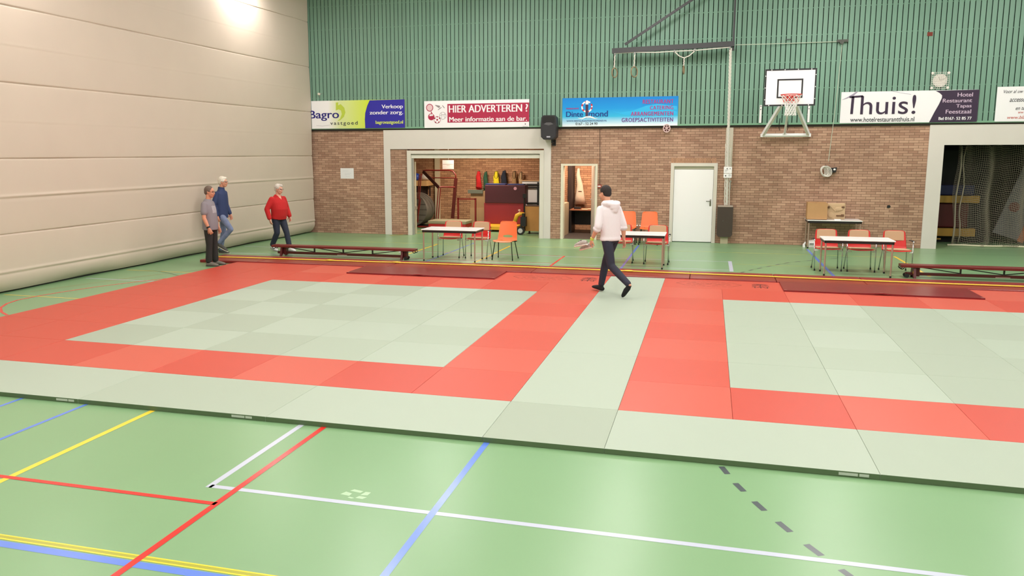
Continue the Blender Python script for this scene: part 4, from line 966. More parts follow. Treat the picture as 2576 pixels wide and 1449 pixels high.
def bench(x0, y, length, label, flip=False):
    r = empty('gym_bench', (x0, y, 0), 0, label, 'bench', 'maroon gym benches')
    Mw = mat('bench_maroon', (112, 34, 32), .35, noise=.06, nscale=6); Md = mat('bench_dark', (84, 22, 24), .4); Mk = mat('bench_steel', (26, 24, 26), .4)
    b = MB(); b.box((0, -.12, .200), (length, .12, .25), bev=.006); b.build('seat_plank', Mw, r)
    b = MB(); b.box((.10, -.025, .045), (length-.28, .025, .10), bev=.005); lb = b.build('lower_beam', Md, r)
    b = MB(); b.box((length*.46, -.028, .05), (length*.46+.24, -.025, .062)); b.build('label', mat('beam_label', (205, 170, 165), .5), lb)
    ends = (.22, length-.32)
    for k, xe in enumerate(ends):
        b = MB(); b.prism([(xe, yy, zz) for yy, zz in ((-.15, .0), (-.11, .0), (-.05, .05), (.05, .05), (.11, .0), (.15, .0), (.085, .212), (-.085, .212))], (.045, 0, 0)); b.box((xe+.05, -.05, .03), (xe+.12, .05, .212)); ft = b.build('foot', Md, r)
        b = MB(); b.box((xe-.002, -.10, .085), (xe-.0005, -.06, .13)) if k == 0 else b.ell((xe-.03, -.09, .175), .022, 10, 8)
        b.build('sticker', mat('sticker_yellow', (226, 170, 50), .5) if k == 0 else M_WHITE, ft)
    n = 4; xs = [ends[0]+.10+(ends[1]-ends[0]-.10)*k/n for k in range(n+1)]
    for k in range(1, n):
        b = MB(); b.box((xs[k]-.012, -.02, .095), (xs[k]+.012, .02, .215)); b.build('strut', Mk, r)
    for k in range(n):
        a, c = ((xs[k], .205), (xs[k+1], .105)) if k < n/2 else ((xs[k], .105), (xs[k+1], .205))
        b = MB(); b.bar((a[0], 0, a[1]), (c[0], 0, c[1]), .02, .016); b.build('diagonal', Mk, r)
    for xe, s in ((0.03, -1), (length-.02, 1)):
        b = MB(); b.sweep([(xe+.05*s*math.cos(a)*.8, -.06, .205+.045*math.sin(a)) for a in [math.pi+math.pi*j/10 for j in range(11)]], .008, 6); b.sweep([(xe+.05*s*math.cos(a)*.8, .06, .205+.045*math.sin(a)) for a in [math.pi+math.pi*j/10 for j in range(11)]], .008, 6); b.build('hook', Mk, r)
    we = length-.22 if not flip else .12
    for yy in (-.07, .07):
        b = MB(); b.cyl((we, yy-.02, .04), (we, yy+.02, .04), .04, seg=16); b.build('wheel', M_BLACK, r, smooth='auto')
    return r
bench(-8.02, 10.58, 3.52, 'long maroon gym bench in front of the man in the red sweater')
bench(5.28, 10.58, 3.52, 'long maroon gym bench at the right edge of the picture', True)

# things on and under the wall table
M_CARD = mat('cardboard', (186, 144, 98), .8, noise=.03, nscale=6); M_DKBROWN = mat('dark_brown', (70, 46, 30), .9)
t = empty('cardboard_box', (4.315, 15.28, .705), 0, 'tall brown cardboard box on the wall table', 'box')
b = MB(); b.box((-.23, -.14, 0), (.23, .14, .012)); b.box((-.23, -.14, 0), (.23, -.132, .415)); b.box((-.23, .132, 0), (.23, .14, .43)); b.box((-.23, -.13, 0), (-.222, .13, .42)); b.box((.222, -.13, 0), (.23, .13, .40)); b.build('body', M_CARD, t)
b = MB(); M = Matrix.Translation((-.23, 0, .42)) @ Matrix.Rotation(.05, 4, 'Y'); b.box((0, -.14, 0), (.22, .14, .006), M); b.box((.22, -.10, .0), (.42, .14, .006), M @ Matrix.Rotation(.10, 4, 'Y')); b.build('flap', M_CARD, t)
b = MB(); b.box((-.222, -.13, .30), (.222, .13, .305)); b.build('inside_shade', M_DKBROWN, t)  # dark sheet painting in the shade inside the box
t = empty('moulded_insert', (4.78, 15.42, .705), 0, 'pale moulded packing insert beside the cardboard box', 'packaging')
M_PULP = mat('pulp', (200, 172, 136), .9, bump=.3, bscale=40)
b = MB(); b.box((-.21, -.04, 0), (.21, .04, .40), bev=.025); b.ell((-.12, -.05, .11), (.07, .02, .07)); b.ell((.06, -.05, .26), (.10, .02, .05)); b.bar((-.16, -.045, .36), (.0, -.045, .20), .03, .03); b.bar((.16, -.045, .36), (.0, -.045, .20), .03, .03); b.build('body', M_PULP, t)
b = MB()
for hx, hz, w, h in ((-.18, .30, .05, .045), (.15, .305, .07, .04), (.06, .095, .11, .03), (.15, .10, .07, .06)): b.box((hx-w/2, -.072, hz-h/2), (hx+w/2, -.038, hz+h/2), bev=.008)
b.build('recess_shade', mat('pulp_shaded', (112, 82, 58), .9), t)  # raised darker blocks; the hollows' shade is put into their colour
b = MB(); b.box((4.72, 15.12, .705), (4.86, 15.22, .728), bev=.004); tag(b.build('paper_packet', M_WHITE), 'small white packet lying on the wall table', 'packet')
t = empty('white_device', (4.29, 15.35, 0), 0, 'white plastic device standing under the wall table', 'device')
b = MB(); b.sweep([(-.13, 0, .09), (-.10, 0, .09), (0, 0, .10), (.10, 0, .09), (.14, 0, .075)], [(.05, .06), (.085, .1), (.095, .11), (.08, .1), (.03, .05)], 14, ref=(0, 0, 1)); b.box((-.11, -.09, 0), (.11, .09, .05), bev=.01); b.build('body', mat('device_white', (214, 212, 208), .4), t, smooth='auto')
b = MB(); b.box((-.09, -.115, .09), (.02, -.09, .105), bev=.003); b.build('slot', M_BLACK, t)
b = MB(); b.box((4.05, 15.30, 0), (4.10, 15.42, .05)); b.cyl((4.07, 15.36, .05), (4.11, 15.36, .13), .03, .015); tag(b.build('white_nozzle', M_WHITE), 'small white nozzle beside the left legs of the wall table', 'nozzle')

# ------------------------------------------------------------------ store room contents
M_MTUBE = mat('maroon_tube', (118, 30, 26), .4)
t = empty('gym_apparatus', (-6.238, 17.900, 0.235)[:2]+(0,), 0, 'maroon tubular gym apparatus standing in the store', 'gym apparatus')
ox, oy, oz = t.location
b = MB()
b.sweep([L3((-7.065, 18.200, 1.737)), L3((-7.051, 18.200, 1.793)), L3((-6.957, 18.200, 1.806)), L3((-6.189, 18.200, 1.809)), L3((-6.058, 18.200, 1.778)), L3((-5.980, 18.200, 1.667)), L3((-5.962, 18.200, 1.518))], .022, 8); b.build('top_tube', M_MTUBE, t, smooth=True)
b = MB(); b.bar(L3((-5.968, 18.200, 1.568)), L3((-6.091, 18.200, 0.302)), .10, .05, ref=(0, 1, 0)); b.build('flat_post', mat('maroon_dark', (86, 24, 20), .45), t)
b = MB(); b.cyl(L3((-6.854, 18.200, 1.575)), L3((-5.981, 18.200, 1.568)), .016); b.cyl(L3((-6.402, 17.800, 1.300)), L3((-5.996, 18.200, 1.282)), .024); b.build('cross_tube', M_MTUBE, t, smooth='auto')
b = MB(); b.bar(L3((-7.051, 18.200, 1.762)), L3((-6.402, 17.800, 1.282)), .09, .05, ref=(0, 1, 0)); b.build('slanted_pad', mat('pad_black_red', (52, 18, 16), .5), t)
for a, c in (((-6.415, 17.800, 1.294), (-6.506, 17.800, 0.275)), ((-6.350, 17.800, 1.270), (-6.440, 17.800, 0.276)), ((-6.974, 17.800, 1.709), (-7.098, 17.800, 0.552)), ((-7.040, 17.800, 1.672), (-7.105, 17.800, 0.927)), ((-7.098, 17.800, 0.552), (-7.117, 17.800, 0.175)), ((-7.012, 17.800, 0.928), (-7.130, 17.800, 0.225))):
    b = MB(); b.cyl(L3(a), L3(c), .017); b.build('leg', M_MTUBE, t, smooth='auto')
b = MB(); b.sweep([L3(((-7.093, 17.700, 0.184)[0], 17.75, .05)), L3(((-6.042, 17.700, 0.144)[0], 17.70, .05)), L3(((-5.652, 17.700, 0.313)[0], 17.75, .05))], .03, 8); b.build('base_tube', M_MTUBE, t)
t = empty('gym_block', (-5.83, 17.25, 0), 0, 'low red padded block with a grey-green top in the store', 'gym block')
b = MB(); b.box((-.60, -.40, .12), (.58, .28, .235), bev=.015); b.build('red_base', mat('block_red', (176, 36, 36), .4), t)
b = MB(); b.box((-.61, -.41, .235), (.59, .29, .33), bev=.02); b.build('top_pad', mat('block_pad', (150, 142, 112), .8), t)
b = MB(); b.box((-.53, -.36, .0), (.50, .25, .12)); b.build('underframe', M_MTUBE, t)
t = empty('rolled_mat', (-7.45, 18.6, 0), 0, 'big grey rolled mat with a strap at the left of the store', 'rolled mat')
b = MB(); b.cyl((0, -.5, .55), (0, .28, .55), .53, seg=36); o = b.build('roll', mat('roll_grey', (112, 106, 98), .7), t, smooth='auto')
b = MB()
for k in range(5): b.box((-.53, -.505, .22+.17*k), (.53*math.sqrt(max(0, 1-((.22+.17*k-.55)/.53)**2)), -.499, .232+.17*k))
b.build('layer_lines', mat('roll_dark', (60, 56, 52), .8), o)
b = MB(); b.sweep([(.05+.10*math.sin(a*.8), -.515, .98-.55*a) for a in [k/8 for k in range(9)]], [(.02, .004)]*9, 6, ref=(1, 0, 0)); b.build('strap', mat('strap_beige', (196, 160, 108), .8), o)
b = MB(); b.box((-.6, -.5, 0), (.55, .28, .03)); b.build('base_board', M_BLACK, t)
t = empty('wooden_shelf', (-7.50, 19.2, 1.28), 0, 'pale wooden shelf on the left of the store', 'shelf')
b = MB(); b.box((-.68, -.3, 0), (.30, .38, .17)); b.build('board', mat('shelf_wood', (216, 172, 118), .6), t)
b = MB(); b.box((-.68, -.28, -.50), (.1, .38, -.0)); b.box((.25, .1, -.35), (.28, .15, 0)); b.build('dark_bin', mat('shelf_dark', (38, 20, 18), .7), t)
b = MB(); b.ell((-7.62, 19.1, 1.572), .122, 24, 16); tag(b.build('gym_ball', mat('ball_blue', (44, 76, 180), .4), smooth=True), 'blue ball lying on the pale wooden shelf in the store', 'ball')
b = MB(); b.sweep([(-7.50, 19.15, 1.485), (-7.36, 19.15, 1.575), (-7.25, 19.15, 1.545), (-7.22, 19.15, 1.48)], [.03, .12, .09, .02], 12); tag(b.build('white_bag', mat('bag_white', (226, 222, 216), .6), smooth=True), 'white bundle lying on the pale wooden shelf in the store', 'bundle')
t = empty('roller_post', (-6.62, WY+.16, 0), 0, 'pale rail with a small bracket inside the left door frame', 'rail')
b = MB(); b.box((.04, 0.2, 0), (.075, .24, 2.1)); b.build('rail', mat('rail_cream', (206, 196, 170), .5), t)
b = MB(); b.box((.02, .19, .72), (.11, .25, .80)); b.build('bracket', M_STEEL, t)
t = empty('hurdle', (-5.60, 18.15, 0), 0, 'small dark red hurdle frame in the store', 'hurdle')
b = MB(); b.bar((-.285, 0, 0), (-.285, 0, .95), .05, .05, ref=(0, 1, 0)); b.bar((.285, 0, 0), (.285, 0, .95), .05, .05, ref=(0, 1, 0)); b.build('upright', M_MTUBE, t)
b = MB(); b.bar((-.285, 0, .92), (.285, 0, .92), .05, .04); b.build('crossbar', M_MTUBE, t)
t = empty('board_stack', (-5.34, 18.55, 0), 0, 'brown boards leaning beside the maroon crash mat in the store', 'boards')
b = MB(); b.box((-.25, 0, 0), (.22, .05, 1.16)); b.build('board', mat('board_brown', (150, 118, 84), .7), t)
b = MB(); b.box((-.26, -.06, 0), (.21, -.01, .62)); b.build('front_board', mat('board_tan', (166, 132, 96), .7), t)
b = MB(); b.box((-.33, -.05, 1.08), (.16, .06, 1.19)); b.build('top_clamp', mat('clamp_grey', (92, 96, 84), .5), t)
# crash mats on the yellow trolley
M_CM1 = mat('crash_dark', (70, 22, 36), .5); M_CM2 = mat('crash_red', (140, 34, 46), .5)
t = empty('crash_mat', (-4.34, 18.0, .17), 0, 'large upright maroon crash mat with a dark upper half', 'crash mat')
b = MB(); b.box((-.66, 0, 0), (.60, .35, .66), bev=.02); b.build('lower_half', M_CM2, t)
b = MB(); b.box((-.63, -.015, .64), (.665, .35, 1.20), bev=.02); o = b.build('upper_half', M_CM1, t)
b = MB(); b.cyl((.34, -.02, 1.10), (.34, -.013, 1.10), .05, seg=20); b.build('round_patch', mat('patch_pink', (206, 150, 170), .5), o)
b = MB(); b.box((-.62, .02, 1.20), (.02, .33, 1.24), bev=.01); b.box((.08, .02, 1.20), (.60, .33, 1.235), bev=.01); b.build('blue_top', mat('mat_blue', (36, 46, 100), .5), t)
t = empty('pallet_trolley', (-4.1, 17.45, 0), 0, 'yellow trolley under the maroon crash mat, its post and wheel beside the plywood crate', 'trolley')
M_TY = mat('trolley_yellow', (236, 176, 44), .4)
b = MB(); b.box((-.9, -.25, .06), (.30, .85, .168), bev=.01); b.build('deck', M_TY, t)
b = MB(); b.sweep([(-.66, -.256, .15), (-.55, -.256, .09), (-.46, -.256, .15)], .02, 6); b.build('black_mark', M_BLACK, t)
b = MB(); b.sweep([(.40, -.75, .38), (.46, -.75, .55), (.56, -.75, .60), (.68, -.75, .60)], [.06, .06, .055, .04], 10); b.sweep([(.38, -.72, .36), (.2, -.4, .2)], .05, 8); b.build('handle', M_TY, t, smooth=True)
b = MB(); b.ell((.53, -.76, .70), (.04, .02, .03), 10, 6); b.cyl((.53, -.76, .6), (.54, -.76, .72), .012); b.build('lever', mat('lever_pink', (220, 170, 150), .5), t)
b = MB(); b.cyl((.66, -.6, .1), (.64, -.6, 1.15), .022); b.box((.60, -.63, 1.05), (.70, -.57, 1.17)); b.build('post', M_BLACK, t)
b = MB(); b.cyl((.60, -.92, .12), (.60, -.82, .12), .12, seg=20); b.build('wheel', M_BLACK, t, smooth='auto')
b = MB(); b.cyl((.60, -.93, .12), (.60, -.92, .12), .07, seg=16); b.build('wheel_cap', mat('cap_grey', (196, 196, 192), .4), t)
b = MB(); b.box((.60, -.92, .25), (.76, -.74, .52)); b.box((-.9, -.2, 0), (-.75, .2, .06)); b.cyl((.68, -.84, .5), (.68, -.84, .62), .05); b.build('chassis', M_BLACK, t)
t = empty('plywood_crate', (-3.12, 17.1, 0), 0, 'plywood crate on castors beside the yellow trolley', 'crate')
b = MB(); b.box((-.34, -.2, .08), (.42, .25, .80), bev=.004); b.build('body', mat('plywood', (206, 150, 82), .6, noise=.06, nscale=4), t)
b = MB(); b.box((-.32, -.18, .801), (.40, .23, .815)); b.build('dark_rim', M_DKBROWN, t)
for cx2 in (-.22, .1):
    b = MB(); b.cyl((cx2, -.16, .04), (cx2+.04, -.16, .04), .04); b.build('castor', M_BLACK, t)
t = empty('folded_tables', (-3.45, 18.8, 0), 0, 'stack of white tabletops with black folded legs behind the crate', 'folded tables')
b = MB(); b.box((-.52, 0, .0), (.85, .06, 1.47)); b.build('top_sheet', mat('sheet_grey', (222, 222, 226), .5), t)
b = MB(); b.box((-.53, -.02, 1.47), (.85, .08, 1.50)); b.build('wood_edge', mat('edge_tan', (190, 150, 110), .6), t)
b = MB()
for zz in (1.36, .78): b.cyl((-.38, -.03, zz), (.8, -.03, zz), .03); b.cyl((-.38, -.03, zz-.09), (.8, -.03, zz-.09), .02)
for xx in (.0, .10): b.bar((xx, -.03, .2), (xx, -.03, 1.44), .05, .04, ref=(0, 1, 0))
b.build('folded_legs', M_BLACK, t)
# training vests on hooks
VY = 19.42
def vest(x, z0, z1, w, rgb, label, nm, loop=True):
    o = empty('training_vest', (x, VY+.1, z1), 0, label, 'vest', 'vests on hooks in the store')
    b = MB(); h = z1-z0; n = 10
    for j, (ox2, dw, dh) in enumerate(((-.35, .55, 1.0), (.30, .60, .96), (.0, .7, .90))):
        P = [(ox2*w*(k/n)+.012*math.sin(k*.9+j), -.055-.02*j-.008*math.sin(k+j), -h*dh*(k/n)) for k in range(n+1)]
        R = [(w*dw*(.55+.45*min(1, (k/n)*3))*(1+.06*math.sin(k*1.7+j)), .018+.014*math.sin(math.pi*min(1, k/n+.15))) for k in range(n+1)]
        b.sweep(P, R, 12, ref=(1, 0, 0))
    b.build('cloth', mat('vest_'+nm, rgb, .8, noise=.1, nscale=14), o, smooth=True)
    b = MB(); b.cyl((0, .075, .01), (0, -.03, .01), .012); b.build('hook', M_BLACK, o)
    if loop:
        b = MB(); b.sweep([(w*.45*math.cos(a), -.10-.015, -.11+.12*math.sin(a)) for a in [2*math.pi*k/14 for k in range(14)]], .012, 6, closed=True); b.build('trim', mat('trim_'+nm, tuple(int(c*.55) for c in rgb), .8), o)
vest(-5.58, 1.16, 1.75, .11, (206, 30, 34), 'red training vests hanging on a hook in the store', 'red', False)
vest(-5.34, 1.12, 1.73, .10, (42, 84, 60), 'dark green training vests hanging beside the red ones', 'green', False)
vest(-4.98, 1.10, 1.75, .13, (232, 208, 28), 'yellow training vests hanging on a hook in the store', 'yellow')
vest(-4.72, 1.10, 1.77, .13, (26, 30, 46), 'navy training vests hanging beside the yellow ones', 'navy', False)
vest(-4.38, 1.14, 1.75, .10, (160, 124, 84), 'brown cloth bundle hanging right of the navy vests', 'brown')
vest(-4.16, 1.18, 1.72, .09, (192, 158, 118), 'light tan cloth bundle hanging rightmost of the row of hooks', 'tan')
b = MB(); b.box((-6.31, 17.9, 1.855), (-5.94, 17.906, 2.13)); o = tag(b.build('paper_sign', mat('paper_pink', (236, 220, 220), .6)), 'white sheet of paper hanging high in the store beside the cream pipe', 'notice')
b = MB(); b.box((-6.30, 17.8985, 2.0), (-5.95, 17.9, 2.008)); b.box((-6.17, 17.8985, 1.965), (-6.07, 17.9, 1.972)); b.build('print', mat('print_grey', (150, 140, 140), .6), o)
b = MB(); b.cyl((-6.12, 17.903, 2.13), (-6.12, 17.903, 2.9), .004, seg=5); b.build('string', M_ROPE, o)

# ------------------------------------------------------------------ side room contents
t = empty('desk', (-1.85, 17.75, 0), 0, 'brown desk seen through the open doorway', 'desk')
b = MB(); b.box((-.36, -.38, .67), (.55, .38, .70)); b.build('desktop', mat('desk_brown', (150, 92, 62), .4), t)
b = MB(); b.box((-.35, -.34, 0), (-.31, .34, .67)); b.box((.48, -.34, 0), (.52, .34, .67)); b.box((-.34, .28, .2), (.5, .32, .67)); b.build('frame', mat('desk_black', (24, 20, 20), .5), t)
b = MB(); b.box((-2.12, 17.6, .70), (-1.93, 17.8, .755), bev=.004); tag(b.build('black_box', M_BLACK), 'flat black box on the brown desk', 'box')
b = MB(); b.box((-1.88, 17.5, .70), (-1.70, 17.7, .704)); b.box((-1.72, 17.62, .704), (-1.56, 17.82, .708)); tag(b.build('paper_sheets', mat('paper_warm', (232, 206, 170), .6)), 'loose papers on the brown desk', 'papers')
b = MB(); b.box((-2.345, 16.2, 0), (-2.22, 17.3, .92)); tag(b.build('low_cabinet', mat('cab_beige', (178, 160, 130), .6)), 'beige low cabinet just inside the open doorway', 'cabinet')
b = MB(); b.box((-2.345, 17.85, 0), (-2.24, 18.45, 2.3)); tag(b.build('dark_locker', mat('locker_dark', (44, 28, 24), .6)), 'tall dark locker in the corner of the side room', 'locker')
t = empty('hanging_coat', (-2.12, 18.44, 1.80), 0, 'beige coat hanging on the wall above the brown desk', 'coat')
b = MB(); b.sweep([(0, -.05, .08), (-.01, -.07, -.1), (.05, -.09, -.4), (.06, -.10, -.75), (.07, -.10, -1.0)], [(.03, .03), (.06, .05), (.09, .06), (.14, .07), (.19, .07)], 14, ref=(1, 0, 0)); b.build('cloth', mat('coat_beige', (222, 198, 174), .85, noise=.08, nscale=8), t, smooth=True)
b = MB(); b.box((.02, -.17, -.62), (.12, -.155, -.60)); b.build('pocket_edge', mat('coat_dark', (70, 48, 40), .8), t)
b = MB(); b.cyl((0, -.06, .06), (0, .062, .06), .01); b.build('hook', M_BLACK, t)
d = empty('door_4', (-1.05, 18.49, 0), label='white inner door with a red frame', kind='structure')
b = MB(); b.box((-.52, -.03, 0), (-.42, 0, 2.1)); b.box((-.52, -.03, 2.02), (.5, 0, 2.1)); b.build('door_frame', mat('frame_red', (128, 50, 34), .5), d)
b = MB(); b.box((-.42, -.04, 0), (.48, -.005, 2.02)); b.build('door_leaf', mat('leaf_warm', (232, 214, 192), .5), d)
b = MB(); b.box((-.37, -.05, .93), (-.33, -.04, 1.12)); b.cyl((-.35, -.08, 1.05), (-.24, -.08, 1.05), .01); b.box((-.44, -.05, 1.7), (-.38, -.035, 1.78)); b.box((-.44, -.05, .35), (-.38, -.035, .43)); b.build('handle', mat('handle_brown', (110, 70, 52), .4), d)

# ------------------------------------------------------------------ right store contents, colours darkened to paint in its dimness
M_NETT = mat('net_thread', (150, 142, 124), .8)
def wave(u, v):
    x = 7.72+3.6*u; z = .03+2.47*v
    return (x+.03*math.sin(9*v+4*u)*(1-u)-.10*(v-.0)*(u < .02)+.05*v*(1-u), 16.55+.12*math.sin(u*31)+.05*math.sin(u*57+v*3)+.05*math.sin(v*4), z+.018*math.sin(u*62)+.008*math.sin(u*140+v*6))
nr = empty('ball_net', (0, 0, 0), 0, 'beige ball-catching net hanging in folds in the right opening', 'net')
b = MB(); b.grid(wave, 110, 46); o = b.build('netting', M_NETT, nr)
md = o.modifiers.new('threads', 'WIREFRAME'); md.thickness = .010; md.use_replace = True; md.use_even_offset = False
def cord(name, P, r, m):
    b = MB(); b.sweep([(x+7.72, y+16.6, z) for x, y, z in P], r, 8); b.build(name, m, nr, smooth=True)
cord('edge_cord', [(.05*k/10+.02*math.sin(k), -.02, .04+2.45*k/10) for k in range(11)], .022, M_NETT); cord('edge_cord', [(.14+.03*math.sin(k*1.3), .0, .04+2.45*k/10) for k in range(11)], .016, M_NETT)
cord('foot_cord', [(-.12+.34*k, -.1+.06*math.sin(k*1.9), .025) for k in range(12)], .025, mat('cord_pale', (214, 210, 180), .8))
t = empty('storage_rack', (7.9, 17.35, 0), 0, 'dark rack with yellow beams behind the hanging net', 'rack')
b = MB(); b.box((-.75, -.1, 1.05), (.55, .15, 1.23)); b.build('yellow_beam', mat('beam_yellow', (190, 146, 62), .5), t)
b = MB(); b.box((-.75, -.1, .18), (.52, .15, .38)); b.build('yellow_beam', mat('beam_yellow', (190, 146, 62), .5), t)
b = MB(); b.box((-.75, .0, .40), (.35, .15, 1.03), bev=.03); b.build('maroon_mat', mat('rack_maroon', (92, 26, 28), .5), t)
b = MB(); b.box((-.75, .0, 1.24), (.45, .15, 1.5), bev=.02); b.build('blue_mat', mat('rack_blue', (26, 34, 82), .5), t)
b = MB(); b.box((-.85, .16, 0), (.8, .7, 2.4)); b.build('rack_body', mat('rack_dim', (26, 24, 24), .7), t)
b = MB(); b.cyl((-.7, -.2, .11), (-.3, -.2, .11), .02); b.build('floor_bar', mat('beam_yellow', (190, 146, 62)), t)
t = empty('grey_panel', (9.35, 17.4, 0), 0, 'slanted grey panel with a red patch and an orange edge behind the net', 'panel')
M = Matrix.Rotation(.32, 4, 'Y')
b = MB(); b.box((-.55, 0, .12), (.55, .05, 2.0), M); b.build('panel', mat('panel_grey', (112, 112, 114), .6), t)
b = MB(); b.cyl((-.05, -.012, .95), (-.05, 0, .95), .13); b.build('red_patch', mat('patch_red', (110, 62, 60), .6), t)
b = MB(); b.box((.05, -.06, .1), (.18, -.005, 1.2), M); b.build('orange_edge', mat('edge_orange', (206, 110, 60), .6), t)

# ------------------------------------------------------------------ people
def organic(name, mb, voxel, mats, parent=None, iters=4, colour=None):
    """Fuse overlapping limbs into one continuous smooth surface."""
    tmp = mb.build('tmp', [], None) if False else None
    bmesh.ops.recalc_face_normals(mb.bm, faces=list(mb.bm.faces))
    me = bpy.data.meshes.new(name); mb.bm.to_mesh(me); mb.bm.free()
    o = bpy.data.objects.new(name, me); COL.objects.link(o)
    r = o.modifiers.new('fuse', 'REMESH'); r.mode = 'VOXEL'; r.voxel_size = voxel
    s = o.modifiers.new('smooth', 'SMOOTH'); s.factor = .5; s.iterations = iters
    dg = bpy.context.evaluated_depsgraph_get(); dg.update()
    m2 = bpy.data.meshes.new_from_object(o.evaluated_get(dg)); m2.name = name
    o.modifiers.clear(); o.data = m2; bpy.data.meshes.remove(me)
    m2.materials.clear()
    for q in mats: m2.materials.append(q)
    for p in m2.polygons:
        p.use_smooth = True
        p.material_index = colour(p.center) if colour else 0
    if parent: o.parent = parent
    return o
V = Vector
def limb(mb, pts, rad, seg=14, ref=None):
    mb.sweep(pts, rad, seg, ref=ref)
    for p, r in ((pts[0], rad[0]), (pts[-1], rad[-1])):
        q = min(r) if isinstance(r, tuple) else r
        mb.ell(p, q*.98, 12, 8)
def hand(mb, w, d, n, thumb, curl=.35, k=1.0):
    w, d, n = V(w), V(d).normalized(), V(n).normalized(); n = (n-d*n.dot(d)).normalized(); s = d.cross(n)*thumb
    mb.sweep([w-d*.02, w+d*.03*k, w+d*.07*k, w+d*.095*k], [(.026*k, .021*k), (.036*k, .018*k), (.041*k, .016*k), (.038*k, .013*k)], 12, ref=s)
    for i, L in enumerate((.072, .080, .074, .058)):
        p = w+d*.088*k+s*(.030-.0195*i)*k; dd = d+s*(.10-.07*i); dd.normalize(); P = [p-dd*.02]; a = 0
        for j, f in enumerate((.45, .32, .23)):
            P.append(p); a += curl*(.6+.5*j); v = (dd*math.cos(a)+n*math.sin(a)); p = p+v*L*f*k
        P.append(p); mb.sweep(P, [.0095*k, .0095*k, .009*k, .0085*k, .007*k], 8)
    p = w+d*.022*k+s*.026*k; v1 = (d*.62+s*.66+n*.35).normalized(); v2 = (d*.85+s*.28+n*.45).normalized()
    mb.sweep([p, p+v1*.038*k, p+v1*.038*k+v2*.032*k, p+v1*.038*k+v2*.055*k], [.014*k, .0115*k, .0105*k, .008*k], 8)
def head(mb, H, R, k=1.0):
    H = V(H)
    def e(c, r, rot=None): mb.ell(H+R @ (V(c)*k), V(r)*k, 20, 14, M=(R @ rot) if rot else R)
    e((-.008, 0, .025), (.098, .076, .094)); e((.030, 0, -.035), (.068, .062, .082)); e((.052, 0, -.088), (.036, .040, .030))
    e((.098, 0, -.020), (.018, .012, .024), Matrix.Rotation(.35, 3, 'Y')); e((.108, 0, -.034), (.013, .015, .011)); e((.086, 0, .022), (.016, .050, .012)); e((.092, 0, -.068), (.014, .024, .009))
    for s in (-1, 1): e((-.004, s*.077, -.008), (.018, .009, .031), Matrix.Rotation(-.2, 3, 'Y')); e((.070, s*.040, -.030), (.024, .022, .022))
def face_colour(H, R, k=1.0):
    Ri = R.transposed(); H = V(H)
    def f(c):
        q = (Ri @ (c-H))/k
        if q.x > .07 and abs(abs(q.y)-.031) < .0145 and abs(q.z-.002) < .0075: return 1
        if q.x > .08 and abs(q.y) < .022 and abs(q.z+.066) < .0065: return 2
        if q.x > .075 and abs(abs(q.y)-.032) < .019 and abs(q.z-.024) < .006: return 3
        return 0
    return f
def shoe(mb, heel, toe, k=1.0, up=V((0, 0, 1))):
    h, t = V(heel), V(toe); d = (t-h).normalized(); L = (t-h).length
    mb.sweep([h+d*.0+up*.04, h+d*L*.12+up*.048, h+d*L*.4+up*.05, h+d*L*.62+up*.04, h+d*L*.85+up*.03, h+d*L+up*.024], [(.028*k, .03*k), (.043*k, .038*k), (.045*k, .043*k), (.036*k, .048*k), (.026*k, .044*k), (.014*k, .02*k)], 14, ref=up)
def sole(mb, heel, toe, k=1.0, up=V((0, 0, 1))):
    h, t = V(heel), V(toe); d = (t-h).normalized(); L = (t-h).length
    mb.sweep([h-d*.006, h+d*L*.1, h+d*L*.35, h+d*L*.65, h+d*L*.88, h+d*(L+.008)], [(.012, .022*k), (.013, .039*k), (.013, .037*k), (.013, .050*k), (.013, .044*k), (.011, .016*k)], 14, ref=up)
SKIN_EYE = mat('eye_dark', (52, 40, 36), .4); LIP = mat('lip', (150, 84, 72), .5)
def glasses(H, R, k, parent):
    b = MB(); H = V(H)
    def p(x, y, z): return H+R @ (V((x, y, z))*k)
    for s in (-1, 1):
        b.sweep([p(.104, s*.033+.022*math.cos(a), .0+.015*math.sin(a)) for a in [2*math.pi*j/18 for j in range(18)]], .0019, 6, closed=True)
        b.sweep([p(.102, s*.060, .006), p(.06, s*.079, .008), p(-.01, s*.083, .010)], .0026, 6)
    b.sweep([p(.104, -.009, .004), p(.106, 0, .007), p(.104, .009, .004)], .0026, 6)
    b.build('glasses', mat('glasses_dark', (54, 34, 32), .35), parent)
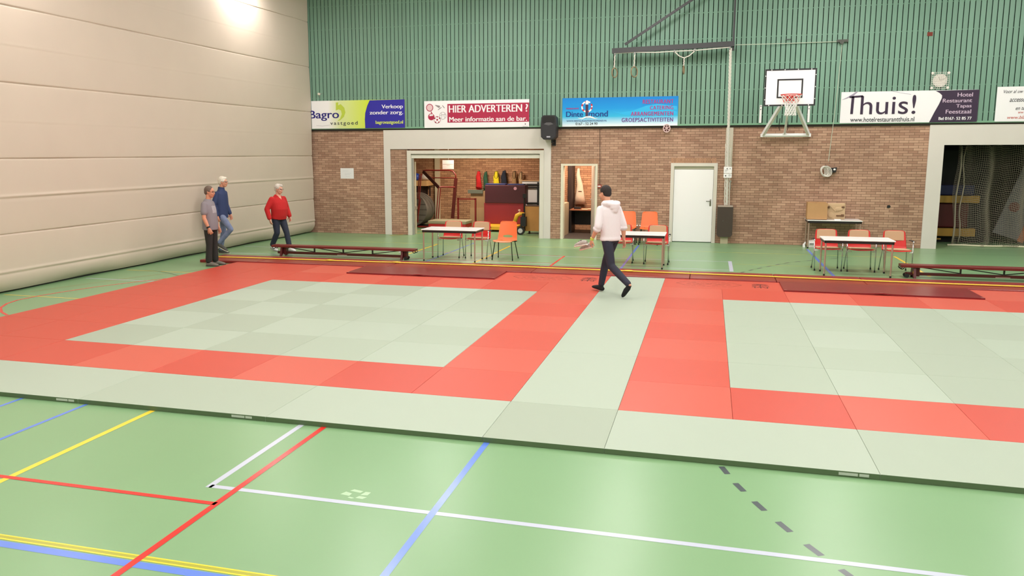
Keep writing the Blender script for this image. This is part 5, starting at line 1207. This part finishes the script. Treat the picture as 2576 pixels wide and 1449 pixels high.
def person(label, loc, heading, J, st):
    """J: joints in metres, x forward, y left, z up. st: style."""
    k = st.get('k', 1.0); hy, hp = J['look']
    R = (Matrix.Rotation(math.radians(hy), 3, 'Z') @ Matrix.Rotation(math.radians(hp), 3, 'Y'))
    skin = mat('skin_'+st['n'], st['skin'], .55, noise=.04, nscale=20, spec=.35); brow = mat('brow_'+st['n'], st['browc'], .8)
    H, N, P = V(J['H']), V(J['N']), V(J['P'])
    T = J['torso']                                # list of (point, (half width, half depth))
    mb = MB(); head(mb, H, R, k)
    limb(mb, [N-V((.0, 0, .05)), N.lerp(H, .35), N.lerp(H, .7)+V((-.01, 0, 0))], [.058*k, .053*k, .056*k])
    mb.sweep([p for p, r in T], [(max(r[0]-.022, .02), max(r[1]-.022, .02)) for p, r in T], 18, ref=(0, 1, 0))
    A = J['arm']
    for s in 'LR':
        sh, el, wr = A[s][:3]; ar = st.get('ar', 1.0)
        limb(mb, [sh, V(sh).lerp(V(el), .5), el], [.050*ar, .047*ar, .040*ar]); limb(mb, [el, V(el).lerp(V(wr), .35), wr], [.040*ar, .041*ar, .026*ar])
        hand(mb, wr, A[s][3], A[s][4], A[s][5], A[s][6], k*st.get('hk', 1.0))
        hi, kn, an, he, to = J['leg'][s]
        limb(mb, [hi, V(hi).lerp(V(kn), .5), kn], [.074, .066, .050]); limb(mb, [kn, V(kn).lerp(V(an), .35), an], [.048, .050, .033])
        h, t = V(he), V(to); L = (t-h).length; d = (t-h)/L; uv = V((0, 0, 1)); uv = (uv-d*uv.dot(d)).normalized()
        mb.sweep([h+d*L*.10+uv*.045, h+d*L*.3+uv*.05, h+d*L*.85+uv*.032], [.018, .022, .010], 10); mb.sweep([an, h+d*L*.24+uv*.045], [.028, .024], 10)
    root = organic('person', mb, .0075, [skin, SKIN_EYE, LIP, brow], None, 3, face_colour(H, R, k))
    root.location = loc; root.rotation_euler = (0, 0, math.radians(heading))
    tag(root, label, 'person')
    # hair
    mb = MB(); hv = st['hair']; 
    mb.ell(H+R @ (V((-.020, 0, .036))*k), V((.098, .083, .094))*k*hv, 20, 14, M=R); mb.ell(H+R @ (V((-.050, 0, -.008))*k), V((.064, .072, .066))*k*hv, 18, 12, M=R)
    if st.get('fringe'): mb.ell(H+R @ (V((.045, .01, .088))*k), V((.050, .058, .034))*k, 14, 10, M=R)
    organic('hair', mb, .008, [mat('hair_'+st['n'], st['hairc'], .8, noise=.25, nscale=60, bump=.6, bscale=90)], root, 2)
    if st.get('glasses'): glasses(H, R, k, root)
    # top
    mb = MB(); mb.sweep([p for p, r in T], [r for p, r in T], 22, ref=(0, 1, 0))
    sl = st['sleeve']
    for s in 'LR':
        sh, el, wr = V(A[s][0]), V(A[s][1]), V(A[s][2]); sr = st.get('sr', .064)
        if sl <= 1: e = sh.lerp(el, sl); limb(mb, [sh, sh.lerp(e, .5), e], [sr-.008, sr-.004, sr])
        else:
            e = el.lerp(wr, sl-1); limb(mb, [sh, sh.lerp(el, .5), el], [sr-.006, sr-.002, sr-.004]); limb(mb, [el, el.lerp(e, .5), e], [sr-.006, sr-.010, sr-.014 if sl > 1.6 else sr-.008])
            if st.get('cuff'):
                for f in (0, .3): c = el.lerp(e, 1-f*.6); dv = (wr-el).normalized(); mb.sweep([c-dv*.012, c, c+dv*.012], [sr-.004, sr+.004, sr-.004], 14)
    if 'collar' in st:
        r0, r1, hz = st['collar']; mb.sweep([N+V((-.01, 0, -.04)), N+V((.0, 0, hz))], [(r0, r0*.95), (r1, r1*.95)], 18, ref=(0, 1, 0))
    for c, r in st.get('lumps', ()): mb.ell(c, r, 18, 12)
    if 'path' in st: mb.sweep(st['path'], [.028]+[.040]*(len(st['path'])-2)+[.028], 12)
    hem = T[0]
    if st.get('hem'): mb.sweep([hem[0], hem[0]+V((0, 0, .05))], [(hem[1][0]+.008, hem[1][1]+.008), (hem[1][0]+.010, hem[1][1]+.010)], 22, ref=(0, 1, 0))
    top = organic(st['top'], mb, .012, [st['topm']]+st.get('top2', []), root, 5, st.get('topcol'))
    # trousers
    mb = MB(); lm = st.get('lr', 1.0); low = V(P)
    mb.sweep([low+V((0, 0, -.11)), low+V((0, 0, -.03)), low+V((0, 0, .05)), low+V((0, 0, st.get('rise', .08)))], [(.15, .10), (.165, .118), (.165, .115), (.155, .108)], 20, ref=(0, 1, 0))
    for s in 'LR':
        hi, kn, an, he, to = [V(q) for q in J['leg'][s]]
        e = kn.lerp(an, .93)
        limb(mb, [hi, hi.lerp(kn, .45), kn], [.094*lm, .083*lm, .066*lm]); limb(mb, [kn, kn.lerp(e, .35), e], [.064*lm, .064*lm, st.get('ankle', .052)])
    organic('trousers', mb, .012, [st['legm']], root, 4)
    for s in 'LR':
        hi, kn, an, he, to = [V(q) for q in J['leg'][s]]
        upv = V((0, 0, 1)); d = (to-he).normalized(); upv = (upv-d*upv.dot(d)).normalized()
        mb = MB(); shoe(mb, he, to, 1.0, upv); mb.sweep([an+V((0, 0, .01)), he+d*(to-he).length*.2+upv*.05], [.040, .042], 12)
        o = organic('sock' if st.get('socks') else 'shoe', mb, .008, [st['shoem']], root, 3)
        if not st.get('socks'):
            mb = MB(); sole(mb, he+upv*.012, to+upv*.012, 1.0, upv); mb.build('sole', st['solem'], o, smooth='auto')
    return root

S2 = lambda *pts: [(V(p), r) for p, r in pts]
# man in the white hoodie, walking away to the left with shoes in his hand
JA = dict(P=(0, 0, .97), N=(.07, 0, 1.49), H=(.145, 0, 1.655), look=(4, 8),
    torso=S2(((0, 0, .89), (.186, .134)), ((.0, 0, 1.0), (.184, .134)), ((.01, 0, 1.15), (.188, .135)), ((.025, 0, 1.30), (.195, .135)), ((.04, 0, 1.39), (.185, .122)), ((.055, 0, 1.45), (.145, .10)), ((.065, 0, 1.485), (.105, .085)), ((.07, 0, 1.52), (.072, .072))),
    arm={'L': ((.065, .180, 1.405), (.02, .265, 1.13), (.15, .27, .915), (.35, -.02, -.93), (-.3, -1, -.1), 1, .75), 'R': ((.025, -.180, 1.405), (-.04, -.25, 1.13), (-.05, -.255, .90), (-.22, .0, -.97), (.15, 1, 0), -1, .4)},
    leg={'R': ((.01, -.09, .92), (.19, -.09, .50), (.285, -.085, .095), (.23, -.085, .0), (.495, -.085, .032)), 'L': ((-.01, .09, .92), (-.12, .09, .49), (-.53, .085, .225), (-.56, .085, .165), (-.40, .085, -.0))})
M_HOOD = mat('hoodie_white', (226, 220, 224), .85, bump=.25, bscale=22)
A_ = person('man in a white hoodie and dark trousers walking in socks with sneakers in his hand', (.20, 7.04, TZ), 141.5, JA, dict(n='hoodman', skin=(206, 150, 122), browc=(50, 36, 30), hair=1.02, hairc=(40, 32, 30), sleeve=1.22, sr=.066, cuff=True, hem=True, collar=(.105, .095, .05),
    path=((.115, .05, 1.46), (.085, .095, 1.485), (.03, .125, 1.50), (-.04, .120, 1.495), (-.085, .065, 1.48), (-.10, 0, 1.47), (-.085, -.065, 1.48), (-.04, -.120, 1.495), (.03, -.125, 1.50), (.085, -.095, 1.485), (.115, -.05, 1.46)),
    lumps=(((-.085, 0, 1.44), (.050, .105, .060)), ((-.095, 0, 1.395), (.035, .07, .06))), top='hoodie', topm=M_HOOD, legm=mat('trousers_navy', (38, 40, 56), .8, bump=.2, bscale=18), rise=.06, shoem=mat('sock_black', (20, 20, 24), .9), socks=True))
b = MB(); b.sweep([(.138, .272, .945), (.152, .270, .905)], [.034, .032], 14); b.build('wristband', mat('band_lime', (196, 206, 90), .6), A_)
hd = math.radians(141.5)
def loc_world(p, base, h): return (base[0]+p[0]*math.cos(h)-p[1]*math.sin(h), base[1]+p[0]*math.sin(h)+p[1]*math.cos(h), base[2]+p[2])
for (he, to, lab) in (((.17, .235, .775), (.44, .255, .70), 'grey and white sneaker held lower in the hand of the man in the white hoodie'), ((.19, .34, .82), (.46, .355, .765), 'grey and white sneaker held higher in the hand of the man in the white hoodie')):
    he, to = V(he), V(to); d = (to-he).normalized(); upv = V((0, 0, 1)); upv = (upv-d*upv.dot(d)).normalized()
    mb = MB(); shoe(mb, he, to, 1.0, upv); o = organic('sneaker', mb, .009, [mat('sneaker_grey', (172, 164, 158), .8, noise=.2, nscale=30)], None, 2)
    o.location = (.20, 7.04, TZ); o.rotation_euler = (0, 0, hd); tag(o, lab, 'shoe', 'sneakers carried by the man')
    mb = MB(); sole(mb, he+upv*.010, to+upv*.010, 1.0, upv); mb.build('sole', mat('sole_cream', (230, 224, 216), .7), o, smooth='auto')
    mb = MB(); mb.ell(he+d*.11+upv*.088, (.035, .02, .012), 10, 8); mb.sweep([he+d*.09+upv*.085+V((0, .03, 0)), he+d*.16+upv*.075+V((0, -.03, 0))], .006, 6); mb.sweep([he+d*.15+upv*.08+V((0, .03, 0)), he+d*.12+upv*.088+V((0, -.03, 0))], .006, 6); mb.build('laces', mat('lace_dark', (84, 70, 70), .8), o)
# man in the red sweater
JB = dict(P=(0, 0, .86), N=(.0, 0, 1.345), H=(.05, 0, 1.50), look=(16, 6),
    torso=S2(((.01, 0, .79), (.192, .160)), ((.03, 0, .90), (.195, .185)), ((.045, 0, 1.02), (.205, .195)), ((.025, 0, 1.16), (.200, .165)), ((.0, 0, 1.25), (.178, .125)), ((-.005, 0, 1.30), (.14, .098)), ((.0, 0, 1.34), (.100, .082)), ((.0, 0, 1.37), (.072, .072))),
    arm={'R': ((-.01, -.175, 1.265), (-.06, -.285, 1.02), (.03, -.285, .80), (.22, .10, -.95), (.1, 1, 0), -1, .45), 'L': ((.0, .175, 1.265), (-.02, .27, 1.03), (.09, .265, .83), (.2, .0, -.95), (.1, -1, 0), 1, .5)},
    leg={'R': ((.0, -.09, .82), (.05, -.10, .45), (-.16, -.10, .13), (-.21, -.10, .045), (.05, -.11, .0)), 'L': ((.0, .09, .82), (.17, .09, .45), (.27, .085, .09), (.22, .085, .0), (.48, .09, .0))})
person('grey-haired man in a red sweater walking behind the left bench', (-8.32, 11.36, 0), -22, JB, dict(n='redman', skin=(214, 156, 134), browc=(190, 180, 170), hair=1.02, fringe=True, hairc=(206, 200, 190), glasses=True, sleeve=1.92, sr=.070, hem=True, collar=(.080, .070, .02), top2=[mat('skin_redman', (214, 156, 134), .55)], topcol=lambda c: 1 if (c.x > .03 and c.z > 1.255 and abs(c.y) < (c.z-1.255)*.6) else 0, top='sweater', topm=mat('sweater_red', (186, 28, 30), .85, bump=.3, bscale=26),
    legm=mat('trousers_dark_blue', (34, 40, 58), .8, bump=.2, bscale=16), lr=1.06, ankle=.062, rise=.0, shoem=mat('shoe_pale', (206, 208, 206), .6), solem=mat('sole_grey', (150, 150, 150), .7), ar=1.05, k=.99))
# man in the grey T-shirt
JC = dict(P=(0, 0, .90), N=(-.02, 0, 1.395), H=(.025, 0, 1.555), look=(-4, 4),
    torso=S2(((.0, 0, .765), (.198, .152)), ((.005, 0, .90), (.196, .152)), ((.0, 0, 1.05), (.188, .145)), ((-.015, 0, 1.2), (.195, .140)), ((-.025, 0, 1.29), (.178, .122)), ((-.025, 0, 1.345), (.14, .094)), ((-.022, 0, 1.385), (.098, .078)), ((-.02, 0, 1.41), (.068, .066))),
    arm={'R': ((-.035, -.178, 1.305), (-.02, -.25, 1.03), (.07, -.245, .805), (.42, .05, -.90), (-.2, 1, .1), -1, .9), 'L': ((-.02, .178, 1.305), (.0, .25, 1.03), (.08, .235, .80), (.3, -.05, -.9), (-.1, -1, 0), 1, .5)},
    leg={'R': ((-.01, -.09, .86), (.0, -.10, .47), (-.03, -.105, .09), (-.085, -.105, .0), (.19, -.13, .0)), 'L': ((.01, .09, .86), (.03, .10, .47), (.03, .10, .09), (-.03, .10, .0), (.24, .12, .0))})
M_TEE = mat('tshirt_grey', (132, 126, 132), .85, bump=.2, bscale=16); M_TEEP = mat('tshirt_print', (166, 161, 167), .85, noise=.12, nscale=26)
C_ = person('man in a grey T-shirt and black trousers standing at the end of the maroon mats', (-8.38, 8.66, 0), 12, JC, dict(n='greyman', skin=(206, 144, 116), browc=(80, 62, 52), hair=1.012, hairc=(104, 88, 78), glasses=True, sleeve=.62, sr=.072, collar=(.082, .070, .015), top='tshirt', topm=M_TEE, top2=[M_TEEP],
    topcol=lambda c: 1 if (c.x > .085 and abs(c.y) < .10 and 1.12 < c.z < 1.27) else 0, legm=mat('trousers_black', (40, 38, 36), .85, bump=.25, bscale=18), lr=1.05, ankle=.068, rise=.04, shoem=mat('shoe_grey', (112, 104, 96), .8), solem=mat('sole_dark', (76, 70, 66), .8)))
b = MB(); b.sweep([(.050, -.246, .85), (.063, -.245, .82)], [.038, .036], 14); b.build('wrist_watch', M_BLACK, C_)
# white-haired man stepping over the mats
JD = dict(P=(.08, 0, .97), N=(.10, 0, 1.53), H=(.145, 0, 1.695), look=(2, 2),
    torso=S2(((.085, 0, .86), (.186, .128)), ((.085, 0, 1.0), (.180, .126)), ((.085, 0, 1.15), (.185, .130)), ((.085, 0, 1.32), (.195, .132)), ((.09, 0, 1.42), (.176, .118)), ((.095, 0, 1.475), (.138, .092)), ((.098, 0, 1.515), (.098, .078)), ((.10, 0, 1.545), (.070, .068))),
    arm={'R': ((.07, -.178, 1.435), (.01, -.25, 1.17), (.08, -.24, .92), (.2, .05, -.95), (.1, 1, 0), -1, .5), 'L': ((.10, .178, 1.435), (.08, .25, 1.16), (.18, .23, .93), (.25, -.05, -.95), (.1, -1, 0), 1, .5)},
    leg={'R': ((.09, -.09, .93), (.33, -.10, .60), (.02, -.11, .27), (-.03, -.11, .20), (.235, -.13, .075)), 'L': ((.07, .09, .93), (.05, .09, .50), (-.04, .09, .09), (-.09, .09, .0), (.17, .11, .0))})
M_NAVY = mat('shirt_navy', (44, 58, 98), .8, bump=.2, bscale=18)
person('white-haired man in a navy shirt and jeans lifting his foot beside the curtain', (-9.33, 10.40, 0), 8, JD, dict(n='blueman', skin=(206, 146, 120), browc=(196, 186, 174), hair=1.05, fringe=True, hairc=(222, 216, 200), glasses=True, sleeve=1.9, sr=.062, collar=(.084, .076, .05), top='shirt', topm=M_NAVY,
    legm=mat('jeans_blue', (112, 124, 156), .8, noise=.22, nscale=9, bump=.2, bscale=22), lr=.94, ankle=.052, rise=.0, shoem=mat('shoe_olive', (70, 70, 66), .8), solem=mat('sole_cream2', (206, 196, 178), .7)))
